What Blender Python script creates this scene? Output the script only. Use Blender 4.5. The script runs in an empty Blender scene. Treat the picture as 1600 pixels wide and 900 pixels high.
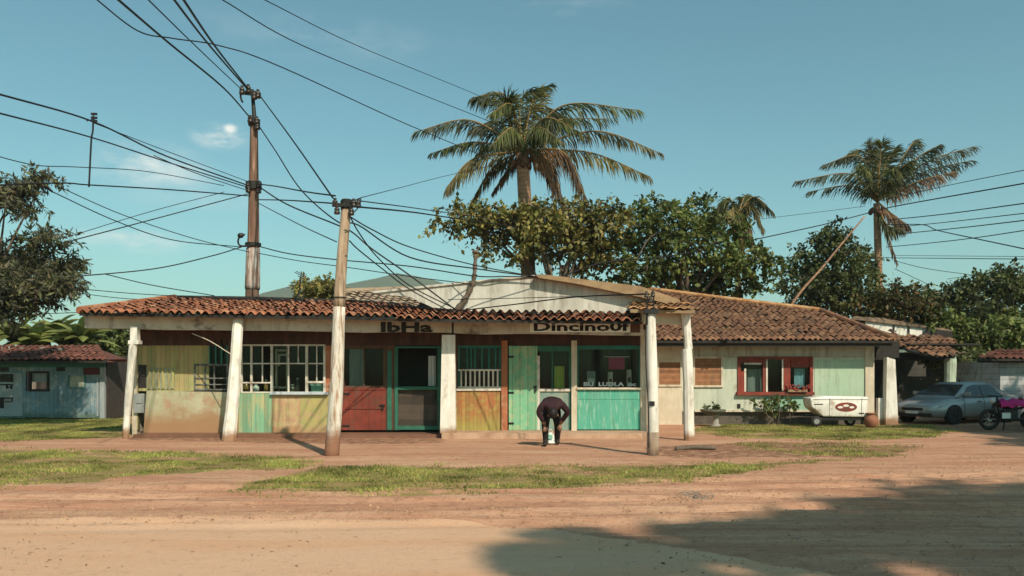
import bpy, bmesh, math, random
import numpy as np
from mathutils import Vector, Matrix, Quaternion

random.seed(7)
rng = np.random.default_rng(11)
scene = bpy.context.scene
COL = scene.collection
EYE = 1.6          # camera height, m
FPX = 1300.0       # focal length in pixels of a 1600 wide picture
HOR = 584.0        # pixel row of the horizon
R_ = math.radians

def P(px, py, Y):
    """world point seen at pixel (px, py) at distance Y"""
    return Vector(((px - 800) / FPX * Y, Y, EYE + (HOR - py) / FPX * Y))
def X(px, Y): return (px - 800) / FPX * Y
def Z(py, Y): return EYE + (HOR - py) / FPX * Y
def G(px, py):
    Y = EYE * FPX / (py - HOR)
    return (X(px, Y), Y)

# ---------------------------------------------------------------- noise (numpy)
_perm = rng.random((256, 256))
def vnoise(x, y):
    xi = np.floor(x).astype(int); yi = np.floor(y).astype(int)
    fx = x - xi; fy = y - yi
    fx = fx * fx * (3 - 2 * fx); fy = fy * fy * (3 - 2 * fy)
    g = lambda a, b: _perm[a & 255, b & 255]
    return (g(xi, yi) * (1 - fx) + g(xi + 1, yi) * fx) * (1 - fy) + (g(xi, yi + 1) * (1 - fx) + g(xi + 1, yi + 1) * fx) * fy
def fbm(x, y, o=4):
    s = 0; a = .5; t = 0
    for i in range(o):
        s = s + a * vnoise(x * 2 ** i + 17.3 * i, y * 2 ** i + 9.1 * i); t += a; a *= .5
    return s / t - .5
def inpoly(px, py, poly):
    px = np.asarray(px, float); py = np.asarray(py, float)
    c = np.zeros(px.shape, bool); n = len(poly); j = n - 1
    for i in range(n):
        xi, yi = poly[i]; xj, yj = poly[j]
        if yi != yj:
            c ^= ((yi > py) != (yj > py)) & (px < (xj - xi) * (py - yi) / (yj - yi) + xi)
        j = i
    return c

# ---------------------------------------------------------------- objects
BASE = {}
def tag(o, label=None, cat=None, group=None, kind=None):
    if label: o['label'] = label
    if cat: o['category'] = cat
    if group: o['group'] = group
    if kind: o['kind'] = kind
    return o
def thing(name, label, cat, loc, group=None):
    o = bpy.data.objects.new(name, None); COL.objects.link(o)
    o.empty_display_size = .2
    o.location = loc; BASE[o.name] = Vector(loc)
    return tag(o, label, cat, group)
def link_mesh(name, me, parent=None, base=None):
    o = bpy.data.objects.new(name, me); COL.objects.link(o)
    if parent is not None:
        o.parent = parent; BASE[o.name] = BASE[parent.name].copy()
    elif base is not None:
        o.location = base; BASE[o.name] = Vector(base)
    else:
        BASE[o.name] = Vector((0, 0, 0))
    return o
def children(o): return [c for c in bpy.data.objects if c.parent == o]
def copy_tree(o, parent=None):
    c = o.copy(); COL.objects.link(c)
    if parent is not None: c.parent = parent
    for ch in children(o): copy_tree(ch, c)
    return c

class MB:
    def __init__(s): s.v = []; s.f = []; s.m = []; s.mi = 0
    def add(s, vs, fs):
        b = len(s.v); s.v.extend(Vector(v) for v in vs)
        for f in fs: s.f.append(tuple(b + i for i in f)); s.m.append(s.mi)
        return s
    def box(s, x0, x1, y0, y1, z0, z1):
        if x0 > x1: x0, x1 = x1, x0
        if y0 > y1: y0, y1 = y1, y0
        if z0 > z1: z0, z1 = z1, z0
        return s.add([(x0,y0,z0),(x1,y0,z0),(x1,y1,z0),(x0,y1,z0),(x0,y0,z1),(x1,y0,z1),(x1,y1,z1),(x0,y1,z1)],
                     [(0,3,2,1),(4,5,6,7),(0,1,5,4),(1,2,6,5),(2,3,7,6),(3,0,4,7)])
    def obox(s, M, sx, sy, sz):
        b = MB().box(-sx/2, sx/2, -sy/2, sy/2, -sz/2, sz/2)
        return s.add([M @ v for v in b.v], b.f)
    def pbox(s, px0, px1, py0, py1, Y, d):
        """board whose front face at distance Y covers that pixel rectangle, d deep"""
        return s.box(X(px0, Y), X(px1, Y), Y, Y + d, Z(py0, Y), Z(py1, Y))
    def prism(s, poly, y0, y1):
        n = len(poly)
        a = sum(poly[i][0]*poly[(i+1)%n][1]-poly[(i+1)%n][0]*poly[i][1] for i in range(n))
        if a < 0: poly = poly[::-1]
        vs = [(x, y0, z) for x, z in poly] + [(x, y1, z) for x, z in poly]
        fs = [tuple(range(n)), tuple(range(2*n-1, n-1, -1))]
        fs += [(i+n, (i+1)%n+n, (i+1)%n, i)[::1] for i in range(n)]
        return s.add(vs, fs)
    def pprism(s, pix, Y, d): return s.prism([(X(a, Y), Z(b, Y)) for a, b in pix], Y, Y + d)
    def quad(s, *p): return s.add(p, [tuple(range(len(p)))])
    def tube(s, pts, rads, seg=8, cap=True):
        pts = [Vector(p) for p in pts]
        if not hasattr(rads, '__len__'): rads = [rads] * len(pts)
        vs = []; fs = []; n = len(pts); up = None
        for i, p in enumerate(pts):
            t = (pts[min(i+1, n-1)] - pts[max(i-1, 0)])
            t = t.normalized() if t.length > 1e-9 else Vector((0, 0, 1))
            if up is None:
                up = Vector((1, 0, 0)) if abs(t.x) < .8 else Vector((0, 1, 0))
            a = (up - t * up.dot(t)).normalized(); up = a; b = t.cross(a)
            for k in range(seg):
                w = 2 * math.pi * k / seg
                vs.append(p + (a * math.cos(w) + b * math.sin(w)) * rads[i])
        for i in range(n - 1):
            for k in range(seg):
                k2 = (k + 1) % seg
                fs.append((i*seg+k, i*seg+k2, (i+1)*seg+k2, (i+1)*seg+k))
        if cap:
            fs.append(tuple(range(seg - 1, -1, -1))); fs.append(tuple((n-1)*seg + k for k in range(seg)))
        return s.add(vs, fs)
    def lathe(s, M, prof, seg=20):
        """profile of (radius, height) turned about the local z axis of M"""
        vs = []; fs = []; n = len(prof)
        for r, h in prof:
            for k in range(seg):
                w = 2*math.pi*k/seg
                vs.append(M @ Vector((r*math.cos(w), r*math.sin(w), h)))
        for i in range(n - 1):
            for k in range(seg):
                k2 = (k + 1) % seg
                fs.append((i*seg+k, i*seg+k2, (i+1)*seg+k2, (i+1)*seg+k))
        fs.append(tuple(range(seg-1, -1, -1))); fs.append(tuple((n-1)*seg+k for k in range(seg)))
        return s.add(vs, fs)
    def ball(s, c, r, seg=12, rings=8, sc=(1,1,1)):
        prof = [(max(.001, math.sin(math.pi*i/rings)) * r, -math.cos(math.pi*i/rings) * r) for i in range(rings+1)]
        return s.lathe(Matrix.Translation(c) @ Matrix.Diagonal((*sc, 1)), prof, seg)
    def build(s, name, mat, parent=None, base=None, smooth=False, label=None):
        b = BASE[parent.name] if parent is not None else Vector(base or (0, 0, 0))
        me = bpy.data.meshes.new(name)
        me.from_pydata([v - b for v in s.v], [], s.f)
        for m in (mat if isinstance(mat, (list, tuple)) else [mat]): me.materials.append(m)
        if isinstance(mat, (list, tuple)): me.polygons.foreach_set('material_index', s.m)
        if smooth: me.polygons.foreach_set('use_smooth', [True] * len(me.polygons))
        me.update()
        o = link_mesh(name, me, parent, base)
        if label: o['label'] = label
        return o

def spline(pts, n=8):
    pts = [Vector(p) for p in pts]
    if len(pts) < 3:
        return [pts[0].lerp(pts[1], i / n) for i in range(n + 1)]
    out = []; q = [pts[0]*2 - pts[1]] + pts + [pts[-1]*2 - pts[-2]]
    for i in range(1, len(q) - 2):
        for k in range(n):
            t = k / n
            out.append(.5*((2*q[i]) + (q[i+1]-q[i-1])*t + (2*q[i-1]-5*q[i]+4*q[i+1]-q[i+2])*t*t + (3*q[i]-q[i-1]-3*q[i+1]+q[i+2])*t**3))
    return out + [pts[-1]]
def mesh_np(name, V, F, mat, parent=None, base=None, smooth=False):
    """V (n,3), F (m,k) equal-sized faces"""
    b = np.array(BASE[parent.name] if parent is not None else (base or (0, 0, 0)), float)
    me = bpy.data.meshes.new(name)
    V = np.asarray(V, np.float32) - b.astype(np.float32); F = np.asarray(F, np.int32)
    m, k = F.shape
    me.vertices.add(len(V)); me.vertices.foreach_set('co', V.ravel())
    me.loops.add(m * k); me.loops.foreach_set('vertex_index', F.ravel())
    me.polygons.add(m); me.polygons.foreach_set('loop_start', np.arange(0, m*k, k, dtype=np.int32))
    me.polygons.foreach_set('loop_total', np.full(m, k, np.int32))
    if smooth: me.polygons.foreach_set('use_smooth', np.ones(m, bool))
    me.materials.append(mat); me.update(calc_edges=True); me.validate()
    return link_mesh(name, me, parent, base)

# ---------------------------------------------------------------- materials
def nt(name):
    m = bpy.data.materials.new(name); m.use_nodes = True
    t = m.node_tree; t.nodes.clear()
    return m, t
def N(t, ty, **kw):
    n = t.nodes.new(ty)
    for k, v in kw.items():
        if k.startswith('i_'):
            key = k[2:].replace('_', ' ')
            n.inputs[key].default_value = v
        else: setattr(n, k, v)
    return n
def rgb(c): return (c[0], c[1], c[2], 1)
def mixc(t, fac, a, b, mode='MIX'):
    n = t.nodes.new('ShaderNodeMix'); n.data_type = 'RGBA'; n.blend_type = mode
    for s, v in ((0, fac), (6, a), (7, b)):
        if hasattr(v, 'is_linked') or hasattr(v, 'links'): t.links.new(v, n.inputs[s])
        elif s == 0: n.inputs[0].default_value = v
        else: n.inputs[s].default_value = rgb(v)
    return n.outputs[2]
def mathn(t, op, a, b=0.0, clamp=False):
    n = t.nodes.new('ShaderNodeMath'); n.operation = op; n.use_clamp = clamp
    for s, v in ((0, a), (1, b)):
        if hasattr(v, 'links'): t.links.new(v, n.inputs[s])
        else: n.inputs[s].default_value = v
    return n.outputs[0]
def ramp(t, fac, lo, hi):
    n = t.nodes.new('ShaderNodeMapRange'); n.inputs[1].default_value = lo; n.inputs[2].default_value = hi
    n.interpolation_type = 'SMOOTHSTEP'
    t.links.new(fac, n.inputs[0]); return n.outputs[0]
def noise(t, vec, scale, detail=5, rough=.6):
    n = t.nodes.new('ShaderNodeTexNoise'); n.inputs['Scale'].default_value = scale
    n.inputs['Detail'].default_value = detail; n.inputs['Roughness'].default_value = rough
    if vec is not None: t.links.new(vec, n.inputs['Vector'])
    return n.outputs['Fac']
def coords(t, stretch=(1, 1, 1), off=(0, 0, 0)):
    tc = t.nodes.new('ShaderNodeTexCoord'); mp = t.nodes.new('ShaderNodeMapping')
    mp.inputs['Scale'].default_value = stretch; mp.inputs['Location'].default_value = off
    t.links.new(tc.outputs['Object'], mp.inputs['Vector']); return mp.outputs[0], tc.outputs['Object']
def finish(t, col, rough=.75, bump=None, bstr=.2, bdist=.02, spec=.3, metal=0.0, normal=None):
    b = t.nodes.new('ShaderNodeBsdfPrincipled'); o = t.nodes.new('ShaderNodeOutputMaterial')
    if hasattr(col, 'links'): t.links.new(col, b.inputs['Base Color'])
    else: b.inputs['Base Color'].default_value = rgb(col)
    if hasattr(rough, 'links'): t.links.new(rough, b.inputs['Roughness'])
    else: b.inputs['Roughness'].default_value = rough
    b.inputs['Specular IOR Level'].default_value = spec; b.inputs['Metallic'].default_value = metal
    if bump is not None:
        n = t.nodes.new('ShaderNodeBump'); n.inputs['Strength'].default_value = bstr; n.inputs['Distance'].default_value = bdist
        t.links.new(bump, n.inputs['Height']); t.links.new(n.outputs[0], b.inputs['Normal'])
    t.links.new(b.outputs[0], o.inputs[0]); return b

def M(name, a, b=None, scale=4., stretch=(1,1,1), rough=.75, bump=.2, bscale=35, plank=None, pvar=.25, wear=None, wear_amt=.4,
      wear_scale=2.5, wear_stretch=(1,1,1), spec=.25, metal=0., low=None, grime=None):
    m, t = nt(name)
    v, raw = coords(t, stretch, (random.random()*9, random.random()*9, random.random()*9))
    if b is None: b = tuple(x*.72 for x in a)
    c = mixc(t, ramp(t, noise(t, v, scale), .32, .68), a, b)
    sp = t.nodes.new('ShaderNodeSeparateXYZ'); t.links.new(raw, sp.inputs[0])
    h = noise(t, v, bscale, 4)
    if wear:
        v2, _ = coords(t, wear_stretch, (random.random()*9, random.random()*9, random.random()*9))
        w = noise(t, v2, wear_scale, 8, .68)
        k = ramp(t, w, .58 - wear_amt*.35, .76 - wear_amt*.35)
        c = mixc(t, k, c, wear)
    if grime is None: grime = .5 if (wear or plank) else .15
    if grime:
        vg, _ = coords(t, (7, 7, .8), (random.random()*9, 0, 0)); vh, _ = coords(t, (1, 1, 1), (random.random()*9, 0, 0))
        gg = mathn(t, 'MULTIPLY', ramp(t, noise(t, vg, 1.0, 7, .65), .46, .68), ramp(t, noise(t, vh, 1.3, 4), .35, .65))
        c = mixc(t, mathn(t, 'MULTIPLY', gg, grime), c, (.11, .085, .06))
        c = mixc(t, mathn(t, 'MULTIPLY', ramp(t, noise(t, vh, 22, 5, .7), .55, .75), grime * .45), c, (.16, .12, .085))
    if low:   # (colour, height, softness): mud splashed up a wall foot
        cl, hz, so = low
        v3, _ = coords(t, (1, 1, 1.6)); w = noise(t, v3, 1.6, 7, .7)
        q = mathn(t, 'SUBTRACT', mathn(t, 'MULTIPLY', w, hz*2.0), sp.outputs[2])
        c = mixc(t, ramp(t, q, -so, so), c, cl)
    if plank:
        ax, wd = plank
        d = mathn(t, 'DIVIDE', sp.outputs['XYZ'.index(ax)], wd)
        fl = mathn(t, 'FLOOR', d); fr = mathn(t, 'FRACT', d)
        wn = t.nodes.new('ShaderNodeTexWhiteNoise'); wn.noise_dimensions = '1D'; t.links.new(fl, wn.inputs['W'])
        k = mathn(t, 'ADD', mathn(t, 'MULTIPLY', wn.outputs['Value'], pvar*2), 1 - pvar)
        hs = t.nodes.new('ShaderNodeHueSaturation'); t.links.new(k, hs.inputs['Value']); t.links.new(c, hs.inputs['Color'])
        g = mathn(t, 'MULTIPLY', mathn(t, 'LESS_THAN', fr, .07), .55)
        c = mixc(t, g, hs.outputs[0], (.03, .028, .022))
        h = mathn(t, 'SUBTRACT', h, mathn(t, 'MULTIPLY', mathn(t, 'LESS_THAN', fr, .07), 1.2))
    finish(t, c, rough, h, bump, .015, spec, metal)
    return m

def tile_mat(name, cols):
    m, t = nt(name)
    g = t.nodes.new('ShaderNodeNewGeometry')
    cr = t.nodes.new('ShaderNodeValToRGB'); el = cr.color_ramp.elements
    el[0].position = 0; el[0].color = rgb(cols[0]); el[1].position = 1; el[1].color = rgb(cols[-1])
    for i, c in enumerate(cols[1:-1]):
        e = el.new((i + 1) / (len(cols) - 1)); e.color = rgb(c)
    t.links.new(g.outputs['Random Per Island'], cr.inputs[0])
    v, _ = coords(t)
    n = noise(t, v, 9, 6, .7)
    c = mixc(t, ramp(t, n, .5, .75), cr.outputs[0], tuple(x*.42 for x in cols[len(cols)//2]))
    n2 = noise(t, v, 2.2, 6, .7)
    c = mixc(t, mathn(t, 'MULTIPLY', ramp(t, n2, .55, .72), .7), c, (.055, .05, .032))
    finish(t, c, .85, noise(t, v, 60, 3), .3, .01, .2)
    return m

def leaf_mat(name, cols, trans=.3, rough=.55):
    m, t = nt(name)
    g = t.nodes.new('ShaderNodeNewGeometry')
    cr = t.nodes.new('ShaderNodeValToRGB'); el = cr.color_ramp.elements
    el[0].position = 0; el[0].color = rgb(cols[0]); el[1].position = 1; el[1].color = rgb(cols[-1])
    for i, c in enumerate(cols[1:-1]):
        e = el.new((i + 1) / (len(cols) - 1)); e.color = rgb(c)
    t.links.new(g.outputs['Random Per Island'], cr.inputs[0])
    v, _ = coords(t)
    n = noise(t, v, .9, 3)
    hs = t.nodes.new('ShaderNodeHueSaturation'); t.links.new(cr.outputs[0], hs.inputs['Color'])
    t.links.new(mathn(t, 'ADD', mathn(t, 'MULTIPLY', ramp(t, n, .3, .7), 1.25), .4), hs.inputs['Value'])
    b = t.nodes.new('ShaderNodeBsdfPrincipled'); t.links.new(hs.outputs[0], b.inputs['Base Color'])
    b.inputs['Roughness'].default_value = rough; b.inputs['Specular IOR Level'].default_value = .3
    tr = t.nodes.new('ShaderNodeBsdfTranslucent'); t.links.new(hs.outputs[0], tr.inputs['Color'])
    mx = t.nodes.new('ShaderNodeMixShader'); mx.inputs[0].default_value = trans
    t.links.new(b.outputs[0], mx.inputs[1]); t.links.new(tr.outputs[0], mx.inputs[2])
    o = t.nodes.new('ShaderNodeOutputMaterial'); t.links.new(mx.outputs[0], o.inputs[0])
    return m
def glass_mat(name, tint=(.85, .92, .9)):
    m, t = nt(name)
    tr = t.nodes.new('ShaderNodeBsdfTransparent'); tr.inputs[0].default_value = rgb(tint)
    gl = t.nodes.new('ShaderNodeBsdfGlossy'); gl.inputs['Roughness'].default_value = .06; gl.inputs[0].default_value = (.9,.9,.9,1)
    fr = t.nodes.new('ShaderNodeFresnel'); fr.inputs[0].default_value = 1.22
    mx = t.nodes.new('ShaderNodeMixShader'); o = t.nodes.new('ShaderNodeOutputMaterial')
    t.links.new(fr.outputs[0], mx.inputs[0]); t.links.new(tr.outputs[0], mx.inputs[1]); t.links.new(gl.outputs[0], mx.inputs[2])
    t.links.new(mx.outputs[0], o.inputs[0]); return m

mt = {}
mt['white'] = M('white_paint', (.78,.75,.68), (.66,.62,.54), scale=3, stretch=(2,2,.5), wear=(.42,.35,.27), wear_amt=.12, wear_stretch=(3,3,.6), bump=.35, low=((.3,.17,.1), .22, .12))
mt['cream'] = M('cream_paint', (.62,.54,.42), (.52,.44,.33), scale=2, wear=(.42,.33,.23), wear_amt=.18, wear_stretch=(2,2,.7))
mt['gable'] = M('gable_plaster', (.55,.54,.48), (.42,.41,.36), scale=1.2, stretch=(1,1,.35), wear=(.28,.25,.2), wear_amt=.22, wear_scale=1.5, wear_stretch=(2.4,1,.35))
mt['beam'] = M('beam_plaster', (.56,.50,.41), (.47,.41,.33), scale=2.5, wear=(.17,.13,.1), wear_amt=.2)
mt['ygreen'] = M('yellow_green_boards', (.36,.34,.13), (.27,.29,.13), scale=2.5, stretch=(2.5,2.5,.4), plank=('X',.12), pvar=.16, wear=(.36,.27,.13), wear_amt=.45, wear_stretch=(4,4,.5))
mt['stained'] = M('stained_plaster', (.46,.44,.30), (.37,.37,.24), scale=2, wear=(.40,.27,.17), wear_amt=.3, wear_scale=2.5, low=((.33,.19,.10), .62, .4))
mt['green_low'] = M('worn_green_boards', (.17,.36,.23), (.26,.38,.22), scale=3, stretch=(3,3,.4), plank=('X',.11), pvar=.2, wear=(.45,.38,.2), wear_amt=.25, wear_stretch=(5,5,.6))
mt['peach'] = M('peach_flaking_plaster', (.55,.40,.22), (.45,.36,.17), scale=2.2, wear=(.48,.29,.17), wear_amt=.45, wear_scale=6, low=((.42,.24,.13), .25, .1))
mt['yellow'] = M('yellow_flaking_plaster', (.45,.37,.14), (.34,.33,.13), scale=3, stretch=(2,2,.6), wear=(.46,.33,.17), wear_amt=.35, wear_scale=5, low=((.4,.26,.14), .2, .1))
mt['red'] = M('red_panel_paint', (.24,.045,.028), (.17,.035,.022), scale=3, plank=('X',.17), pvar=.12, wear=(.13,.06,.04), wear_amt=.2)
mt['brown'] = M('brown_wood', (.12,.06,.035), (.08,.04,.025), scale=5, stretch=(3,3,.4))
mt['rust'] = M('rust_orange_paint', (.42,.15,.07), (.32,.11,.05), scale=4, stretch=(2,2,.4), wear=(.5,.26,.16), wear_amt=.25)
mt['dgreen'] = M('dark_green_paint', (.035,.15,.10), (.03,.11,.075), scale=4)
mt['door'] = M('pale_green_door_paint', (.15,.40,.24), (.2,.43,.26), scale=2.5, stretch=(2,2,.5), plank=('X',.2), pvar=.08, wear=(.33,.43,.25), wear_amt=.4, wear_scale=6)
mt['teal'] = M('teal_counter_paint', (.07,.34,.24), (.11,.37,.27), scale=2, stretch=(2,2,.5), wear=(.3,.5,.38), wear_amt=.25, wear_stretch=(4,4,.5), wear_scale=4)
mt['dteal'] = M('dark_teal_paint', (.03,.17,.13), (.025,.13,.10), scale=2)
mt['ochre'] = M('ochre_mottled_plaster', (.40,.15,.06), (.33,.17,.06), scale=3, stretch=(2,2,.6), plank=('X',.1), pvar=.12, wear=(.36,.27,.08), wear_amt=.35, wear_scale=6, low=((.34,.28,.08), .42, .3))
mt['plinth'] = M('pink_step_concrete', (.50,.33,.23), (.42,.27,.18), scale=2, wear=(.34,.2,.13), wear_amt=.3)
mt['porch'] = M('red_earth_floor', (.22,.11,.07), (.16,.08,.05), scale=2)
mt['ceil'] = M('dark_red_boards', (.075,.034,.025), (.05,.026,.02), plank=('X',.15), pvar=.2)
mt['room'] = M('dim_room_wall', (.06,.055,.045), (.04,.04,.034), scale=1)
mt['dark'] = M('dark_wood', (.03,.026,.022), (.02,.018,.016))
mt['black'] = M('black_iron', (.012,.012,.012), (.02,.02,.02), rough=.5)
mt['wire'] = M('wire_rubber', (.010,.011,.013), (.014,.014,.016), rough=.6, bump=0)
mt['bars'] = M('white_bars', (.66,.63,.54), (.55,.5,.42), scale=6, wear=(.3,.24,.18), wear_amt=.2)
mt['curtain'] = M('grey_curtain', (.30,.32,.30), (.22,.24,.23), scale=3, stretch=(6,6,.4), rough=.9)
mt['wcurtain'] = M('white_curtain', (.6,.6,.55), (.5,.5,.46), scale=3, stretch=(6,6,.4), rough=.9)
mt['lpole'] = M('weathered_pole_wood', (.21,.115,.08), (.12,.066,.048), scale=3, stretch=(6,6,.35), wear=(.42,.26,.18), wear_amt=.25, wear_stretch=(5,5,.3), bump=.6)
mt['rtile'] = tile_mat('orange_clay_tiles', [(.15,.06,.038), (.31,.115,.06), (.37,.15,.08), (.22,.085,.05), (.44,.23,.13)])
mt['rtile2'] = tile_mat('old_brown_tiles', [(.15,.08,.052), (.25,.125,.075), (.19,.095,.058), (.31,.175,.10), (.125,.07,.05)])
mt['rtile3'] = tile_mat('dusty_tan_tiles', [(.34,.26,.18), (.40,.30,.21), (.30,.22,.155), (.45,.35,.25)])
mt['rtile4'] = tile_mat('tan_orange_tiles', [(.40,.20,.09), (.48,.27,.13), (.34,.16,.07), (.52,.33,.18)])
mt['rtile5'] = tile_mat('dull_red_tiles', [(.10,.04,.032), (.15,.058,.042), (.12,.05,.038), (.2,.085,.06)])
mt['barge'] = M('tan_bargeboard', (.33,.225,.125), (.25,.165,.09), scale=3, stretch=(.6,1,2), wear=(.2,.13,.08), wear_amt=.3)
mt['glass'] = glass_mat('window_glass', (.8,.86,.84))
mt['mortar'] = M('eave_mortar', (.6,.56,.48), (.45,.4,.33))
mt['plastic_w'] = M('white_plastic', (.75,.76,.72), (.66,.67,.62), rough=.5, bump=.05)
mt['tgreen'] = M('mint_plastic', (.25,.5,.38), (.2,.42,.33), rough=.5, bump=.05)
mt['mag'] = M('magenta_cloth', (.50,.03,.12), (.36,.02,.10), scale=4, rough=.8)
mt['magl'] = M('light_magenta_cloth', (.55,.03,.20), (.42,.02,.15), scale=4, rough=.8)
# ---------------------------------------------------------------- camera, sun, sky
cam = bpy.data.cameras.new('camera'); co = bpy.data.objects.new('camera', cam); COL.objects.link(co)
cam.sensor_width = 36; cam.lens = 36 * FPX / 1600
co.location = (0, 0, EYE); co.rotation_euler = (R_(90), 0, 0)
cam.shift_y = (HOR - 450) / 1600; cam.clip_end = 6000; cam.clip_start = .1
scene.camera = co
AZ, EL = R_(28), R_(42)      # sun behind the camera, to the right
SUN = Vector((math.sin(AZ)*math.cos(EL), -math.cos(AZ)*math.cos(EL), math.sin(EL)))
sl = bpy.data.lights.new('sun', 'SUN'); sl.energy = 4.6; sl.angle = R_(.8); sl.color = (1, .87, .70)
so = bpy.data.objects.new('sun', sl); COL.objects.link(so); so.location = SUN * 60
so.rotation_euler = (-SUN).to_track_quat('-Z', 'Y').to_euler()

w = bpy.data.worlds.new('World'); scene.world = w; w.use_nodes = True
t = w.node_tree; t.nodes.clear()
sky = t.nodes.new('ShaderNodeTexSky'); sky.sky_type = 'NISHITA'; sky.sun_disc = False
sky.sun_elevation = EL; sky.sun_rotation = math.pi - AZ; sky.altitude = 0
sky.air_density = 1.0; sky.dust_density = 1.2; sky.ozone_density = 1.3
tc = t.nodes.new('ShaderNodeTexCoord')
nv = t.nodes.new('ShaderNodeVectorMath'); nv.operation = 'NORMALIZE'; t.links.new(tc.outputs['Generated'], nv.inputs[0])
# a few thin wisps of cloud, fixed in the sky
mp = t.nodes.new('ShaderNodeMapping'); mp.inputs['Scale'].default_value = (9, 9, 26); t.links.new(nv.outputs[0], mp.inputs['Vector'])
cn = noise(t, mp.outputs[0], 1.5, 7, .62)
def wisp(px, py, rx, ry, amt, br=True):
    d = P(px, py, 1.0) - Vector((0, 0, EYE)); d.normalize()
    s = t.nodes.new('ShaderNodeVectorMath'); s.operation = 'SUBTRACT'; t.links.new(nv.outputs[0], s.inputs[0]); s.inputs[1].default_value = d
    m = t.nodes.new('ShaderNodeVectorMath'); m.operation = 'MULTIPLY'; t.links.new(s.outputs[0], m.inputs[0])
    m.inputs[1].default_value = (FPX/rx, FPX/rx, FPX/ry)
    l = t.nodes.new('ShaderNodeVectorMath'); l.operation = 'LENGTH'; t.links.new(m.outputs[0], l.inputs[0])
    k = ramp(t, l.outputs['Value'], 1.0, 0.0)
    if not br: return mathn(t, 'MULTIPLY', k, amt)
    return mathn(t, 'MULTIPLY', mathn(t, 'MULTIPLY', k, ramp(t, cn, .36, .66)), amt)
ws = wisp(345, 214, 52, 24, 1.3)
ws = mathn(t, 'ADD', ws, mathn(t, 'MULTIPLY', wisp(360, 201, 13, 9, 1.05, False), 1.0))
for a in ((230, 258, 110, 40, .75), (215, 376, 110, 22, .8), (520, 60, 300, 40, .12), (320, 300, 200, 40, .2), (880, 12, 130, 14, .2)):
    ws = mathn(t, 'ADD', ws, wisp(*a))
tint = mixc(t, 1.0, sky.outputs[0], (.61, .975, .80), 'MULTIPLY')
skc = mixc(t, mathn(t, 'MINIMUM', ws, 1.0), tint, (6.6, 6.9, 6.5))
bg = t.nodes.new('ShaderNodeBackground'); bg.inputs[1].default_value = .13
t.links.new(skc, bg.inputs[0])
wo = t.nodes.new('ShaderNodeOutputWorld'); t.links.new(bg.outputs[0], wo.inputs[0])
scene.view_settings.view_transform = 'Standard'; scene.view_settings.look = 'None'
scene.view_settings.exposure = 0.12; scene.view_settings.gamma = 1.0; scene.view_settings.use_curve_mapping = False
scene.cycles.use_denoising = True
scene.cycles.max_bounces = 6; scene.cycles.transparent_max_bounces = 12

# ---------------------------------------------------------------- ground
def rutz(x, y):
    """small height of the open ground, m"""
    x = np.asarray(x, float); y = np.asarray(y, float)
    h = .05 * fbm(x * .35, y * .5) + .035 * fbm(x * 1.3, y * 2.6, 3)
    edge = np.clip((19.3 - y) / 3.0, 0, 1)
    track = 9.6 + .10 * (x + 1) + .004 * (x + 1) ** 2
    for o in (-.9, -.35, .7, 1.5, 2.4):
        e_ = y - track - o + .5 * fbm(x * .3, o + 0 * y); tr_ = .55 + 1.4 * np.abs(fbm(x * .5 + o * 5, 0 * y + 3)); h = h - .05 * tr_ * np.exp(-(e_ / .15) ** 2) + .03 * tr_ * np.exp(-((e_ - .27) / .10) ** 2) + .02 * tr_ * np.exp(-((e_ + .26) / .09) ** 2)
    h = h + .016 * edge * fbm(x * 7, y * 9, 3) + .03 * np.clip(fbm(x * 2.2 + 5, y * 3.2, 4) - .12, 0, 1) * edge
    return h * (.3 + .7 * edge)
def gz(x, y): return float(rutz(np.array([x]), np.array([y]))[0])

gpoly = [[G(*p) for p in q] for q in (
    [(390,766),(470,737),(560,730),(700,727),(1000,727),(1250,722),(1330,716),(1180,738),(1060,750),(900,763),(700,769),(500,772)],
    [(-260,700),(0,702),(300,709),(500,718),(480,732),(300,737),(160,748),(30,762),(-260,785)],
    [(-700,648),(100,648),(196,652),(194,682),(60,689),(-300,692),(-900,690)],
    [(1090,664),(1150,657),(1300,656),(1440,664),(1500,672),(1470,682),(1330,686),(1200,686),(1110,682)],
    [(1180,690),(1330,692),(1440,700),(1400,714),(1260,712),(1150,704)],
)]
gamt = [1.0, .95, 1.0, .95, .5]
def grassy(x, y):
    x = np.asarray(x, float); y = np.asarray(y, float)
    wx = x + 1.1 * fbm(x * .8, y * .8) + .5 * fbm(x * 3, y * 3, 2); wy = y + .7 * fbm(x * .9 + 31, y * .9) + .3 * fbm(x * 3.1 + 7, y * 3, 2)
    g = np.zeros(x.shape)
    for q in range(5):
        ox = (.9 * fbm(x * .9 + 50 + q * 7, y * .9) + .25 * (q - 2) * .5); oy = .9 * fbm(x * .9 + 90 + q * 7, y * .9 + 20) + .16 * (q - 2)
        for p, a in zip(gpoly, gamt): g = g + inpoly(wx + ox, wy + oy, p) * a / 5
    g = np.clip(g, 0, 1) * (.52 + .48 * np.clip((fbm(x * 1.3 + 3, y * 1.9) + .2) * 4.5, 0, 1)) * (.65 + .35 * np.clip((fbm(x * 4 + 3, y * 5, 3) + .2) * 4, 0, 1))
    return g

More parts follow.
